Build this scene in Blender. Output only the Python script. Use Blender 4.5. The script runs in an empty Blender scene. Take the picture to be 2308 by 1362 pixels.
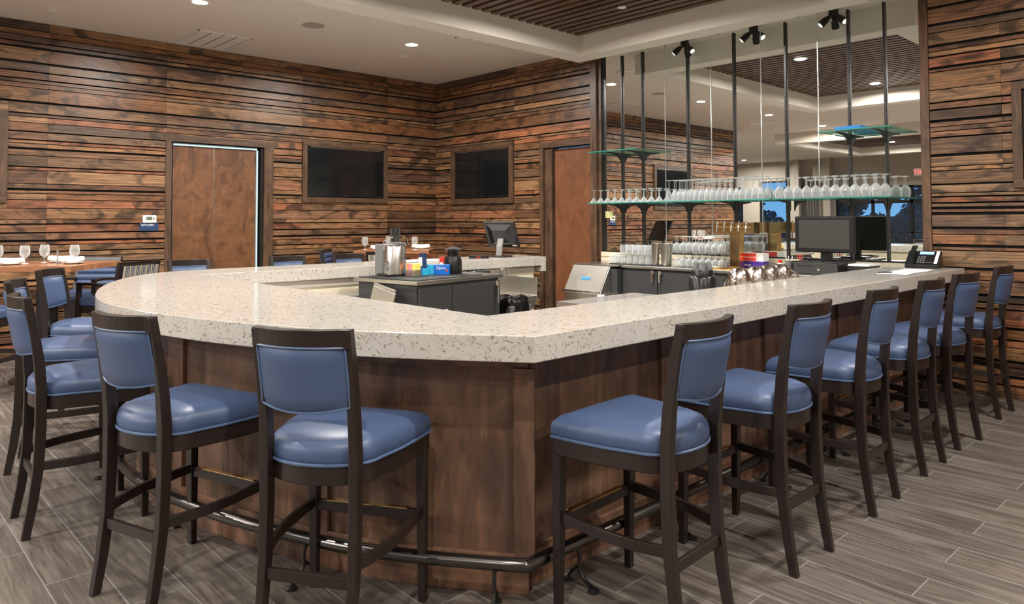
import bpy, math, random
from mathutils import Vector, Matrix
random.seed(7)
PI = math.pi
scn = bpy.context.scene
COL = scn.collection

# ------------------------------------------------------------------ camera
cam_data = bpy.data.cameras.new('camera')
cam_data.sensor_width = 36.0
cam_data.lens = 1647.0 / 2308.0 * 36.0
cam_data.shift_y = -(681.0 - 440.0) / 2308.0
cam_data.clip_end = 300
cam_obj = bpy.data.objects.new('camera', cam_data)
COL.objects.link(cam_obj)
YAW, PITCH, ROLL = math.radians(46.62), math.radians(1.9), math.radians(-0.15)
f0 = Vector((-math.sin(YAW), math.cos(YAW), 0)); r0 = Vector((math.cos(YAW), math.sin(YAW), 0)); zz = Vector((0, 0, 1))
fw = f0 * math.cos(PITCH) + zz * math.sin(PITCH)
u0 = -f0 * math.sin(PITCH) + zz * math.cos(PITCH)
rt = r0 * math.cos(ROLL) + u0 * math.sin(ROLL)
up = -r0 * math.sin(ROLL) + u0 * math.cos(ROLL)
cam_obj.matrix_world = Matrix(((rt.x, up.x, -fw.x, 9.42), (rt.y, up.y, -fw.y, -7.21), (rt.z, up.z, -fw.z, 1.5), (0, 0, 0, 1)))
scn.camera = cam_obj

# ------------------------------------------------------------------ world (dusk) and exposure
world = bpy.data.worlds.new('dusk_sky'); scn.world = world
world.use_nodes = True
wn = world.node_tree; wn.nodes.clear()
wo = wn.nodes.new('ShaderNodeOutputWorld'); bg = wn.nodes.new('ShaderNodeBackground')
tc = wn.nodes.new('ShaderNodeTexCoord'); sp = wn.nodes.new('ShaderNodeSeparateXYZ'); cr = wn.nodes.new('ShaderNodeValToRGB')
wn.links.new(tc.outputs['Generated'], sp.inputs[0]); wn.links.new(sp.outputs['Z'], cr.inputs[0])
cr.color_ramp.elements[0].position = 0.0; cr.color_ramp.elements[0].color = (0.22, 0.52, 0.92, 1)
cr.color_ramp.elements[1].position = 0.5; cr.color_ramp.elements[1].color = (0.05, 0.20, 0.62, 1)
wn.links.new(cr.outputs[0], bg.inputs[0]); bg.inputs[1].default_value = 0.5
wn.links.new(bg.outputs[0], wo.inputs[0])
vs = scn.view_settings
vs.view_transform = 'Standard'; vs.look = 'None'; vs.gamma = 1.0; vs.use_curve_mapping = False
vs.exposure = 1.15
LAMP_W = 46.0          # power of one ceiling downlight
CEIL = 3.69

# ------------------------------------------------------------------ materials
def newmat(name):
    m = bpy.data.materials.new(name); m.use_nodes = True
    nt = m.node_tree; b = nt.nodes['Principled BSDF']
    return m, nt, b
def plain(name, c, rough=0.5, metal=0.0, spec=0.5, noise=0.0, scale=20, bump=0.0, coat=0.0, emis=0.0):
    m, nt, b = newmat(name)
    b.inputs['Base Color'].default_value = (*c, 1); b.inputs['Roughness'].default_value = rough
    b.inputs['Metallic'].default_value = metal; b.inputs['Specular IOR Level'].default_value = spec
    b.inputs['Coat Weight'].default_value = coat
    if emis:
        b.inputs['Emission Color'].default_value = (*c, 1); b.inputs['Emission Strength'].default_value = emis
    if noise or bump:
        t = nt.nodes.new('ShaderNodeTexCoord'); n = nt.nodes.new('ShaderNodeTexNoise'); n.inputs['Scale'].default_value = scale
        n.inputs['Detail'].default_value = 4
        nt.links.new(t.outputs['Object'], n.inputs['Vector'])
        if noise:
            mx = nt.nodes.new('ShaderNodeMix'); mx.data_type = 'RGBA'
            mx.inputs[6].default_value = (*[v * (1 - noise) for v in c], 1); mx.inputs[7].default_value = (*[min(1, v * (1 + noise)) for v in c], 1)
            nt.links.new(n.outputs[0], mx.inputs[0]); nt.links.new(mx.outputs[2], b.inputs['Base Color'])
        if bump:
            bp = nt.nodes.new('ShaderNodeBump'); bp.inputs['Strength'].default_value = bump; bp.inputs['Distance'].default_value = 0.01
            nt.links.new(n.outputs[0], bp.inputs['Height']); nt.links.new(bp.outputs[0], b.inputs['Normal'])
    return m
def ramp(nt, stops, src):
    r = nt.nodes.new('ShaderNodeValToRGB')
    while len(r.color_ramp.elements) < len(stops): r.color_ramp.elements.new(0.5)
    for e, (p, c) in zip(r.color_ramp.elements, stops):
        e.position = p; e.color = (*c, 1)
    nt.links.new(src, r.inputs[0]); return r
def mixc(nt, fac, a, b, mode='MIX'):
    m = nt.nodes.new('ShaderNodeMix'); m.data_type = 'RGBA'; m.blend_type = mode
    for s, v in ((0, fac), (6, a), (7, b)):
        if hasattr(v, 'is_linked') or hasattr(v, 'links'): nt.links.new(v, m.inputs[s])
        elif s == 0: m.inputs[0].default_value = v
        else: m.inputs[s].default_value = (*v, 1)
    return m.outputs[2]
def mathn(nt, op, a, b=None, clamp=False):
    m = nt.nodes.new('ShaderNodeMath'); m.operation = op; m.use_clamp = clamp
    for i, v in enumerate((a, b)):
        if v is None: continue
        if isinstance(v, (int, float)): m.inputs[i].default_value = v
        else: nt.links.new(v, m.inputs[i])
    return m.outputs[0]
def wood(name, axis, stops, rough=0.36, dark=(0.022, 0.014, 0.009), blotch=0.75, grain=0.55, knots=True, along=1.3, across=20.0, spec=0.5, bump=0.35, flame=False, bscale=(1.5, 3.0)):
    """stained boards: tone per board, stretched grain, dark blotches, knots"""
    m, nt, b = newmat(name)
    L = nt.links.new
    t = nt.nodes.new('ShaderNodeTexCoord'); g = nt.nodes.new('ShaderNodeNewGeometry')
    off = nt.nodes.new('ShaderNodeVectorMath'); off.operation = 'ADD'
    sc = nt.nodes.new('ShaderNodeVectorMath'); sc.operation = 'SCALE'; sc.inputs[0].default_value = (37.0, 51.0, 43.0)
    L(g.outputs['Random Per Island'], sc.inputs['Scale'])
    L(t.outputs['Object'], off.inputs[0]); L(sc.outputs[0], off.inputs[1])
    def mapped(a, c):
        mp = nt.nodes.new('ShaderNodeMapping'); s = [c, c, c]; s['XYZ'.index(axis)] = a
        mp.inputs['Scale'].default_value = s; L(off.outputs[0], mp.inputs[0]); return mp.outputs[0]
    def noise(v, scale, detail=4, dist=0.0, rough_=0.55):
        n = nt.nodes.new('ShaderNodeTexNoise'); L(v, n.inputs['Vector']); n.inputs['Scale'].default_value = scale
        n.inputs['Detail'].default_value = detail; n.inputs['Distortion'].default_value = dist; n.inputs['Roughness'].default_value = rough_
        return n.outputs[0]
    base = ramp(nt, stops, g.outputs['Random Per Island']).outputs[0]
    gr = noise(mapped(along, across), 1.6, 6, 0.9, 0.65)
    grr = ramp(nt, [(0.30, (1 - grain,) * 3), (0.52, (1, 1, 1)), (0.75, (1 + grain * 0.8,) * 3)], gr).outputs[0]
    c1 = mixc(nt, 1.0, base, grr, 'MULTIPLY')
    if flame:
        wv = nt.nodes.new('ShaderNodeTexWave'); wv.wave_type = 'RINGS'; wv.rings_direction = 'SPHERICAL'; L(mapped(0.55, 7.0), wv.inputs['Vector'])
        wv.inputs['Scale'].default_value = 2.2; wv.inputs['Distortion'].default_value = 9.0; wv.inputs['Detail'].default_value = 2.0; wv.inputs['Detail Scale'].default_value = 0.9
        fr = ramp(nt, [(0.15, (0.62, 0.60, 0.58)), (0.6, (1.08, 1.06, 1.04))], wv.outputs['Fac']).outputs[0]
        c1 = mixc(nt, 0.75, c1, mixc(nt, 1.0, c1, fr, 'MULTIPLY'))
    bl = noise(mapped(*bscale), 1.4, 3, 1.8)
    blr = ramp(nt, [(0.50, (0, 0, 0)), (0.64, (1, 1, 1))], bl).outputs[0]
    blf = mathn(nt, 'MULTIPLY', blr, blotch)
    c2 = mixc(nt, blf, c1, dark)
    # warm lighter streaks
    st = ramp(nt, [(0.52, (0, 0, 0)), (0.75, (1, 1, 1))], noise(mapped(1.2, 5), 2.4, 3, 2.0)).outputs[0]
    c3 = mixc(nt, mathn(nt, 'MULTIPLY', st, 0.5), c2, mixc(nt, 1.0, c2, (1.9, 1.55, 1.2), 'MULTIPLY'))
    out = c3
    if knots:
        vo = nt.nodes.new('ShaderNodeTexVoronoi'); L(mapped(1.5, 5.5), vo.inputs['Vector']); vo.inputs['Scale'].default_value = 1.0
        kn = ramp(nt, [(0.06, (1, 1, 1)), (0.22, (0, 0, 0))], vo.outputs['Distance']).outputs[0]
        out = mixc(nt, mathn(nt, 'MULTIPLY', kn, 0.9), c3, (0.035, 0.014, 0.008))
    L(out, b.inputs['Base Color'])
    b.inputs['Roughness'].default_value = rough; b.inputs['Specular IOR Level'].default_value = spec
    rr = mathn(nt, 'ADD', mathn(nt, 'MULTIPLY', gr, 0.25), rough - 0.12); L(rr, b.inputs['Roughness'])
    bp = nt.nodes.new('ShaderNodeBump'); bp.inputs['Strength'].default_value = bump; bp.inputs['Distance'].default_value = 0.004
    L(gr, bp.inputs['Height']); L(bp.outputs[0], b.inputs['Normal'])
    return m
WS = [(0.0, (0.085, 0.048, 0.028)), (0.14, (0.26, 0.115, 0.048)), (0.28, (0.135, 0.082, 0.050)), (0.42, (0.31, 0.160, 0.070)), (0.56, (0.075, 0.052, 0.040)),
      (0.68, (0.33, 0.120, 0.055)), (0.84, (0.19, 0.120, 0.070)), (1.0, (0.38, 0.200, 0.090))]
M_slatY = wood('stained_pine_slats_left', 'Y', WS, flame=True, blotch=0.8)
M_slatX = wood('stained_pine_slats_back', 'X', WS, flame=True, blotch=0.8)
WT = [(0.0, (0.115, 0.064, 0.036)), (0.5, (0.085, 0.050, 0.030)), (1.0, (0.15, 0.080, 0.042))]
M_trimZ = wood('stained_trim_upright', 'Z', WT, blotch=0.45)
M_trimX = wood('stained_trim_back', 'X', WT, blotch=0.45)
M_trimY = wood('stained_trim_left', 'Y', WT, blotch=0.45)
M_door = wood('door_veneer', 'Z', [(0, (0.15, 0.064, 0.025)), (1, (0.165, 0.072, 0.029))], rough=0.42, dark=(0.070, 0.028, 0.011), blotch=0.8, grain=0.3, knots=False, along=6.0, across=3.5, bump=0.1)
M_door2 = wood('door_veneer_plain', 'Z', [(0, (0.17, 0.065, 0.028)), (1, (0.18, 0.070, 0.030))], rough=0.42, dark=(0.09, 0.034, 0.014), blotch=0.4, grain=0.12, knots=False, along=1.5, across=3.0, bump=0.1)
WB = [(0.0, (0.165, 0.088, 0.056)), (0.35, (0.215, 0.112, 0.068)), (0.7, (0.135, 0.078, 0.052)), (1.0, (0.23, 0.115, 0.068))]
M_bar = wood('bar_front_alder', 'Z', WB, rough=0.40, dark=(0.036, 0.025, 0.019), blotch=0.6, grain=0.42, knots=True, along=0.8, across=5.5, bscale=(0.7, 1.9))
M_ceilslat = wood('ceiling_slat_wood', 'X', [(0.0, (0.095, 0.055, 0.035)), (0.5, (0.13, 0.072, 0.045)), (1.0, (0.075, 0.045, 0.03))], knots=False, blotch=0.3)
M_tabletop = wood('butcher_block', 'X', [(0.0, (0.26, 0.105, 0.050)), (1.0, (0.36, 0.165, 0.080))], rough=0.25, blotch=0.2, grain=0.25, knots=False, across=9)
M_espresso = plain('espresso_wood', (0.020, 0.0125, 0.0105), 0.32, noise=0.3, scale=30)
M_frameblack = plain('black_void', (0.006, 0.005, 0.0045), 0.8)
M_leather = plain('blue_vinyl', (0.060, 0.095, 0.190), 0.42, noise=0.10, scale=3.0, bump=0.03)
M_piping = plain('blue_vinyl_piping', (0.085, 0.135, 0.25), 0.4)
M_navy = plain('navy_vinyl', (0.018, 0.036, 0.095), 0.4)
M_ceil = plain('ceiling_paint', (0.79, 0.73, 0.65), 0.85, noise=0.015, scale=2)
M_beige = plain('beige_paint', (0.42, 0.375, 0.32), 0.8)
M_cream = plain('cream_panel', (0.70, 0.63, 0.47), 0.55)
M_white = plain('white_plastic', (0.88, 0.88, 0.86), 0.4)
M_cloth = plain('white_cloth', (0.80, 0.80, 0.79), 0.9, bump=0.3, scale=60)
M_china = plain('white_china', (0.82, 0.82, 0.80), 0.15)
M_paper = plain('paper', (0.78, 0.79, 0.80), 0.7)
M_steel = plain('brushed_steel', (0.62, 0.60, 0.57), 0.26, metal=1.0, noise=0.05, scale=60)
M_steelsheet = plain('stainless_sheet', (0.60, 0.575, 0.53), 0.34, metal=1.0)
M_chrome = plain('chrome', (0.80, 0.79, 0.77), 0.08, metal=1.0)
M_standgrey = plain('grey_stand', (0.24, 0.235, 0.22), 0.45)
M_hammer = plain('hammered_steel', (0.72, 0.66, 0.62), 0.13, metal=1.0, bump=0.4, scale=45)
M_brass = plain('polished_brass', (0.78, 0.52, 0.22), 0.12, metal=1.0)
M_rail = plain('gunmetal', (0.13, 0.12, 0.115), 0.25, metal=1.0)
M_iron = plain('black_iron', (0.012, 0.011, 0.011), 0.4)
M_cooler = plain('charcoal_vinyl_steel', (0.042, 0.043, 0.045), 0.42, noise=0.08, scale=80)
M_blackpl = plain('black_plastic', (0.010, 0.010, 0.011), 0.28)
M_greypl = plain('grey_plastic', (0.16, 0.16, 0.165), 0.35)
M_matblack = plain('rubber_mat', (0.010, 0.010, 0.010), 0.7, bump=0.5, scale=90)
M_screen = plain('tv_screen', (0.006, 0.007, 0.008), 0.10, spec=0.6)
M_screenm = plain('monitor_screen', (0.055, 0.055, 0.052), 0.22)
M_bluebox = plain('blue_card', (0.006, 0.145, 0.62), 0.4)
M_cyan = plain('cyan_card', (0.03, 0.42, 0.66), 0.4)
M_red = plain('red_card', (0.62, 0.045, 0.035), 0.4)
M_purple = plain('purple_card', (0.06, 0.02, 0.28), 0.4)
M_pink = plain('pink_packets', (0.80, 0.25, 0.30), 0.5)
M_yellow = plain('yellow_packets', (0.80, 0.68, 0.16), 0.5)
M_orange = plain('orange_packets', (0.78, 0.28, 0.08), 0.5)
M_tape = plain('blue_tape', (0.03, 0.27, 0.75), 0.6)
M_sign = plain('navy_sign', (0.018, 0.045, 0.13), 0.4)
M_lcd = plain('lcd_green', (0.18, 0.22, 0.15), 0.3)
M_phoneled = plain('phone_display', (0.25, 0.45, 0.95), 0.3, emis=0.6)
M_diode = plain('lamp_lens', (1.0, 0.95, 0.86), 0.4, emis=14.0)
M_spotlens = plain('spot_lens', (0.75, 0.74, 0.70), 0.3, emis=0.5)
M_exit = plain('exit_letters', (1.0, 0.035, 0.03), 0.4, emis=4.0)
M_doorlight = plain('pale_blue_seal', (0.55, 0.78, 0.86), 0.35)
M_navywall = plain('navy_wainscot', (0.028, 0.045, 0.095), 0.5)
M_curtain = plain('grey_curtain', (0.16, 0.15, 0.145), 0.9)
M_tree = plain('tree_foliage', (0.03, 0.16, 0.20), 0.8, noise=0.5, scale=3)
M_bark = plain('tree_bark', (0.05, 0.045, 0.05), 0.9)
M_grass = plain('outdoor_ground', (0.04, 0.09, 0.07), 0.9)
M_mirror = plain('mirror_silver', (0.92, 0.935, 0.91), 0.0, metal=1.0)
M_mirroredge = plain('mirror_bevel', (0.75, 0.80, 0.80), 0.15, metal=0.8)

def glass_thin(name, tint=(0.97, 0.98, 0.98), rim=(0.95, 0.98, 1.0), k=0.62, base=0.06, diff=0.10):
    m = bpy.data.materials.new(name); m.use_nodes = True; nt = m.node_tree; nt.nodes.clear()
    o = nt.nodes.new('ShaderNodeOutputMaterial'); tr = nt.nodes.new('ShaderNodeBsdfTransparent'); gl = nt.nodes.new('ShaderNodeBsdfGlossy')
    df = nt.nodes.new('ShaderNodeBsdfDiffuse'); df.inputs[0].default_value = (*rim, 1)
    tr.inputs[0].default_value = (*tint, 1); gl.inputs[0].default_value = (*rim, 1); gl.inputs['Roughness'].default_value = 0.05
    lw = nt.nodes.new('ShaderNodeLayerWeight'); lw.inputs[0].default_value = 0.45
    pw = mathn(nt, 'POWER', lw.outputs['Facing'], 2.2); f = mathn(nt, 'ADD', mathn(nt, 'MULTIPLY', pw, k), base, True)
    m1 = nt.nodes.new('ShaderNodeMixShader'); m1.inputs[0].default_value = diff; nt.links.new(gl.outputs[0], m1.inputs[1]); nt.links.new(df.outputs[0], m1.inputs[2])
    m2 = nt.nodes.new('ShaderNodeMixShader'); nt.links.new(f, m2.inputs[0]); nt.links.new(tr.outputs[0], m2.inputs[1]); nt.links.new(m1.outputs[0], m2.inputs[2])
    nt.links.new(m2.outputs[0], o.inputs[0]); return m
M_glass = glass_thin('clear_glass', diff=0.6, k=1.05, base=0.15)  # white diffuse at the edges stands in for bright highlights
M_shelf = glass_thin('green_glass_plate', (0.80, 0.93, 0.88), (0.55, 0.9, 0.8), 0.5, 0.08, 0.2)
M_shelfedge = plain('green_glass_edge', (0.04, 0.30, 0.24), 0.15)
M_pane = glass_thin('window_glass', (0.85, 0.92, 0.95), (0.9, 0.95, 1.0), 0.5, 0.04, 0.0)
M_acrylic = glass_thin('clear_acrylic', (0.75, 0.74, 0.72), (0.8, 0.8, 0.8), 0.6, 0.18, 0.3)
M_lid = plain('smoky_lid_painted_sheen', (0.30, 0.275, 0.25), 0.22, spec=0.7, noise=0.15, scale=5)  # pale tone stands in for reflections on the smoky plastic
M_smoke = glass_thin('smoky_plastic', (0.42, 0.40, 0.40), (0.75, 0.75, 0.75), 0.55, 0.12, 0.2)

def floor_mat():
    m, nt, b = newmat('wood_look_porcelain_tile'); L = nt.links.new
    t = nt.nodes.new('ShaderNodeTexCoord')
    mp = nt.nodes.new('ShaderNodeMapping'); mp.inputs['Location'].default_value = (74.854, 45.371, 0)
    L(t.outputs['Object'], mp.inputs[0])
    br = nt.nodes.new('ShaderNodeTexBrick'); L(mp.outputs[0], br.inputs['Vector'])
    br.offset = 0.5; br.inputs['Scale'].default_value = 1.0; br.inputs['Brick Width'].default_value = 0.828; br.inputs['Row Height'].default_value = 0.2067
    br.inputs['Mortar Size'].default_value = 0.0028; br.inputs['Mortar Smooth'].default_value = 0.1; br.inputs['Bias'].default_value = 0.0
    br.inputs['Color1'].default_value = (0, 0, 0, 1); br.inputs['Color2'].default_value = (1, 1, 1, 1); br.inputs['Mortar'].default_value = (0.5, 0.5, 0.5, 1)
    shift = nt.nodes.new('ShaderNodeVectorMath'); shift.operation = 'SCALE'; shift.inputs[0].default_value = (13, 7, 5); L(br.outputs['Color'], shift.inputs['Scale'])
    ad = nt.nodes.new('ShaderNodeVectorMath'); ad.operation = 'ADD'; L(t.outputs['Object'], ad.inputs[0]); L(shift.outputs[0], ad.inputs[1])
    def nz(s, scale, det, dist):
        q = nt.nodes.new('ShaderNodeMapping'); q.inputs['Scale'].default_value = s; L(ad.outputs[0], q.inputs[0])
        n = nt.nodes.new('ShaderNodeTexNoise'); L(q.outputs[0], n.inputs['Vector']); n.inputs['Scale'].default_value = scale
        n.inputs['Detail'].default_value = det; n.inputs['Distortion'].default_value = dist; n.inputs['Roughness'].default_value = 0.6; return n.outputs[0]
    g1 = nz((1.0, 11, 1), 1.6, 6, 1.4)
    c = ramp(nt, [(0.28, (0.062, 0.050, 0.042)), (0.45, (0.105, 0.088, 0.076)), (0.58, (0.150, 0.130, 0.112)), (0.78, (0.20, 0.178, 0.155))], g1).outputs[0]
    tone = ramp(nt, [(0, (0.86, 0.86, 0.87)), (1, (1.12, 1.10, 1.07))], br.outputs['Color']).outputs[0]
    c = mixc(nt, 1.0, c, tone, 'MULTIPLY')
    g2 = nz((1.5, 60, 1), 2.0, 4, 0.3)
    c = mixc(nt, 0.6, c, mixc(nt, 1.0, c, ramp(nt, [(0.3, (0.72,) * 3), (0.7, (1.25,) * 3)], g2).outputs[0], 'MULTIPLY'))
    c = mixc(nt, br.outputs['Fac'], c, (0.24, 0.235, 0.23))
    L(c, b.inputs['Base Color']); b.inputs['Roughness'].default_value = 0.42; b.inputs['Specular IOR Level'].default_value = 0.45
    bp = nt.nodes.new('ShaderNodeBump'); bp.inputs['Strength'].default_value = 0.25; bp.inputs['Distance'].default_value = 0.003
    L(mathn(nt, 'SUBTRACT', g2, mathn(nt, 'MULTIPLY', br.outputs['Fac'], 1.5)), bp.inputs['Height']); L(bp.outputs[0], b.inputs['Normal'])
    return m
M_floor = floor_mat()
def quartz():
    m, nt, b = newmat('fleck_quartz'); L = nt.links.new
    t = nt.nodes.new('ShaderNodeTexCoord')
    wv = nt.nodes.new('ShaderNodeTexNoise'); wv.inputs['Scale'].default_value = 9; wv.inputs['Detail'].default_value = 2; L(t.outputs['Object'], wv.inputs['Vector'])
    sub = nt.nodes.new('ShaderNodeVectorMath'); sub.operation = 'SUBTRACT'; L(wv.outputs['Color'], sub.inputs[0]); sub.inputs[1].default_value = (0.5, 0.5, 0.5)
    sc = nt.nodes.new('ShaderNodeVectorMath'); sc.operation = 'SCALE'; L(sub.outputs[0], sc.inputs[0]); sc.inputs['Scale'].default_value = 0.14
    ad = nt.nodes.new('ShaderNodeVectorMath'); ad.operation = 'ADD'; L(t.outputs['Object'], ad.inputs[0]); L(sc.outputs[0], ad.inputs[1])
    mp = nt.nodes.new('ShaderNodeMapping'); mp.inputs['Rotation'].default_value = (0.3, 0.4, math.radians(40)); mp.inputs['Scale'].default_value = (30, 110, 90); L(ad.outputs[0], mp.inputs[0])
    n1 = nt.nodes.new('ShaderNodeTexNoise'); n1.inputs['Scale'].default_value = 1.0; n1.inputs['Detail'].default_value = 1.0; L(mp.outputs[0], n1.inputs['Vector'])
    fl = ramp(nt, [(0.625, (0, 0, 0)), (0.655, (1, 1, 1))], n1.outputs[0]).outputs[0]
    mp2 = nt.nodes.new('ShaderNodeMapping'); mp2.inputs['Scale'].default_value = (24, 60, 50); mp2.inputs['Rotation'].default_value = (0.9, 0.2, math.radians(55)); L(ad.outputs[0], mp2.inputs[0])
    n2 = nt.nodes.new('ShaderNodeTexNoise'); n2.inputs['Scale'].default_value = 1.0; n2.inputs['Detail'].default_value = 1.5; L(mp2.outputs[0], n2.inputs['Vector'])
    f2 = ramp(nt, [(0.66, (0, 0, 0)), (0.69, (1, 1, 1))], n2.outputs[0]).outputs[0]
    n3 = nt.nodes.new('ShaderNodeTexNoise'); n3.inputs['Scale'].default_value = 60; L(t.outputs['Object'], n3.inputs['Vector'])
    c = mixc(nt, n3.outputs[0], (0.50, 0.470, 0.425), (0.565, 0.54, 0.495))
    c = mixc(nt, mathn(nt, 'MULTIPLY', f2, 0.6), c, (0.32, 0.23, 0.15))
    c = mixc(nt, mathn(nt, 'MULTIPLY', fl, 0.75), c, (0.21, 0.165, 0.125))
    n4 = nt.nodes.new('ShaderNodeTexNoise'); n4.inputs['Scale'].default_value = 30; n4.inputs['Detail'].default_value = 1.0; n4.inputs['Distortion'].default_value = 1.2; L(ad.outputs[0], n4.inputs['Vector'])
    n5 = nt.nodes.new('ShaderNodeTexNoise'); n5.inputs['Scale'].default_value = 22; L(t.outputs['Object'], n5.inputs['Vector'])
    band = ramp(nt, [(0.485, (0, 0, 0)), (0.495, (1, 1, 1)), (0.505, (1, 1, 1)), (0.515, (0, 0, 0))], n4.outputs[0]).outputs[0]
    msk = ramp(nt, [(0.54, (0, 0, 0)), (0.58, (1, 1, 1))], n5.outputs[0]).outputs[0]
    c = mixc(nt, mathn(nt, 'MULTIPLY', mathn(nt, 'MULTIPLY', band, msk), 0.7), c, (0.17, 0.135, 0.105))
    L(c, b.inputs['Base Color']); b.inputs['Roughness'].default_value = 0.13; b.inputs['Specular IOR Level'].default_value = 0.5
    return m
M_quartz = quartz()
def stripes():
    m, nt, b = newmat('striped_fabric'); L = nt.links.new
    t = nt.nodes.new('ShaderNodeTexCoord'); s = nt.nodes.new('ShaderNodeSeparateXYZ'); L(t.outputs['Object'], s.inputs[0])
    f = mathn(nt, 'FRACT', mathn(nt, 'MULTIPLY', s.outputs['Y'], 16.0))
    r = ramp(nt, [(0.0, (0.55, 0.48, 0.36)), (0.30, (0.02, 0.025, 0.04)), (0.40, (0.30, 0.33, 0.36)), (0.58, (0.03, 0.05, 0.10)), (0.72, (0.5, 0.45, 0.36)), (0.86, (0.02, 0.02, 0.03))], f)
    r.color_ramp.interpolation = 'CONSTANT'; L(r.outputs[0], b.inputs['Base Color']); b.inputs['Roughness'].default_value = 0.9
    return m
M_stripe = stripes()
def slotted():
    m, nt, b = newmat('slotted_black_metal'); L = nt.links.new
    t = nt.nodes.new('ShaderNodeTexCoord'); s = nt.nodes.new('ShaderNodeSeparateXYZ'); L(t.outputs['Object'], s.inputs[0])
    f = mathn(nt, 'FRACT', mathn(nt, 'MULTIPLY', s.outputs['Z'], 20.0))
    r = ramp(nt, [(0.0, (0.012, 0.012, 0.012)), (0.75, (0.030, 0.030, 0.030))], f); r.color_ramp.interpolation = 'CONSTANT'
    L(r.outputs[0], b.inputs['Base Color']); b.inputs['Roughness'].default_value = 0.3; return m
M_standard = slotted()

# ------------------------------------------------------------------ mesh helpers
class MB:
    def __init__(s): s.v = []; s.f = []
    def add(s, vs_, fs):
        o = len(s.v); s.v += [tuple(v) for v in vs_]; s.f += [tuple(i + o for i in f) for f in fs]; return s
    def box(s, x0, x1, y0, y1, z0, z1):
        return s.add([(x0, y0, z0), (x1, y0, z0), (x1, y1, z0), (x0, y1, z0), (x0, y0, z1), (x1, y0, z1), (x1, y1, z1), (x0, y1, z1)],
                     [(0, 3, 2, 1), (4, 5, 6, 7), (0, 1, 5, 4), (1, 2, 6, 5), (2, 3, 7, 6), (3, 0, 4, 7)])
    def prism(s, poly, z0, z1):
        n = len(poly); a = sum(poly[i][0] * poly[(i + 1) % n][1] - poly[(i + 1) % n][0] * poly[i][1] for i in range(n))
        if a < 0: poly = poly[::-1]
        vs_ = [(x, y, z0) for x, y in poly] + [(x, y, z1) for x, y in poly]
        fs = [tuple(range(n - 1, -1, -1)), tuple(range(n, 2 * n))] + [(i, (i + 1) % n, n + (i + 1) % n, n + i) for i in range(n)]
        return s.add(vs_, fs)
    def loft(s, rings, closed=True, caps=True):
        n = len(rings[0]); vs_ = [p for r in rings for p in r]; fs = []
        for k in range(len(rings) - 1):
            for i in range(n if closed else n - 1):
                j = (i + 1) % n; fs.append((k * n + i, k * n + j, (k + 1) * n + j, (k + 1) * n + i))
        if caps: fs += [tuple(range(n - 1, -1, -1)), tuple(range((len(rings) - 1) * n, len(rings) * n))]
        return s.add(vs_, fs)
    def post(s, pts):               # (x,y,z,dx,dy) full widths
        return s.loft([[(x - dx / 2, y - dy / 2, z), (x + dx / 2, y - dy / 2, z), (x + dx / 2, y + dy / 2, z), (x - dx / 2, y + dy / 2, z)] for x, y, z, dx, dy in pts])
    def hbar(s, pts, w, h):
        rings = []
        for i, p in enumerate(pts):
            a = Vector(pts[max(i - 1, 0)]); c = Vector(pts[min(i + 1, len(pts) - 1)]); d = (c - a); d.z = 0; d.normalize(); nrm = Vector((-d.y, d.x, 0)) * (w / 2)
            p = Vector(p); rings.append([p - nrm + Vector((0, 0, -h / 2)), p + nrm + Vector((0, 0, -h / 2)), p + nrm + Vector((0, 0, h / 2)), p - nrm + Vector((0, 0, h / 2))])
        return s.loft(rings)
    def tube(s, pts, r, n=10, caps=True):
        pts = [Vector(p) for p in pts]; rings = []; ref = None
        for i, p in enumerate(pts):
            d = (pts[min(i + 1, len(pts) - 1)] - pts[max(i - 1, 0)]).normalized()
            if ref is None: ref = Vector((0, 0, 1)) if abs(d.z) < 0.9 else Vector((1, 0, 0))
            a = (ref - d * ref.dot(d)).normalized(); b = d.cross(a); ref = a
            rr = r[i] if isinstance(r, (list, tuple)) else r
            rings.append([p + (a * math.cos(t) + b * math.sin(t)) * rr for t in [2 * PI * k / n for k in range(n)]])
        return s.loft(rings, caps=caps)
    def lathe(s, prof, n=20, c=(0, 0, 0)):
        rings = [[(c[0] + r * math.cos(2 * PI * k / n), c[1] + r * math.sin(2 * PI * k / n), c[2] + z) for k in range(n)] for r, z in prof]
        return s.loft(rings, caps=(prof[0][0] > 1e-4 and prof[-1][0] > 1e-4 and prof[0] != prof[-1]))
    def build(s, name, mat, parent=None, smooth=False, bevel=0.0, seg=2):
        me = bpy.data.meshes.new(name); me.from_pydata(s.v, [], s.f); me.update()
        o = bpy.data.objects.new(name, me); COL.objects.link(o); me.materials.append(mat)
        if smooth:
            me.polygons.foreach_set('use_smooth', [True] * len(me.polygons)); me.set_sharp_from_angle(angle=math.radians(38))
        if bevel:
            b = o.modifiers.new('bevel', 'BEVEL'); b.width = bevel; b.segments = seg; b.limit_method = 'ANGLE'; b.angle_limit = math.radians(40)
        if parent is not None: o.parent = parent
        return o
def empty(name, loc=(0, 0, 0), rz=0.0, parent=None):
    o = bpy.data.objects.new(name, None); COL.objects.link(o); o.location = loc; o.rotation_euler = (0, 0, rz)
    o.empty_display_size = 0.1
    if parent is not None: o.parent = parent
    return o
def tag(o, label, cat, group=None):
    o['label'] = label; o['category'] = cat
    if group: o['group'] = group
    return o
def struct(o): o['kind'] = 'structure'; return o
def stuff(o, label, cat): o['kind'] = 'stuff'; o['label'] = label; o['category'] = cat; return o
def children(o): return [c for c in bpy.data.objects if c.parent == o]
def copy_tree(o, kids, parent=None):
    c = o.copy(); COL.objects.link(c)
    if parent is not None: c.parent = parent
    for ch, sub in kids: copy_tree(ch, sub, c)
    return c
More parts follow.
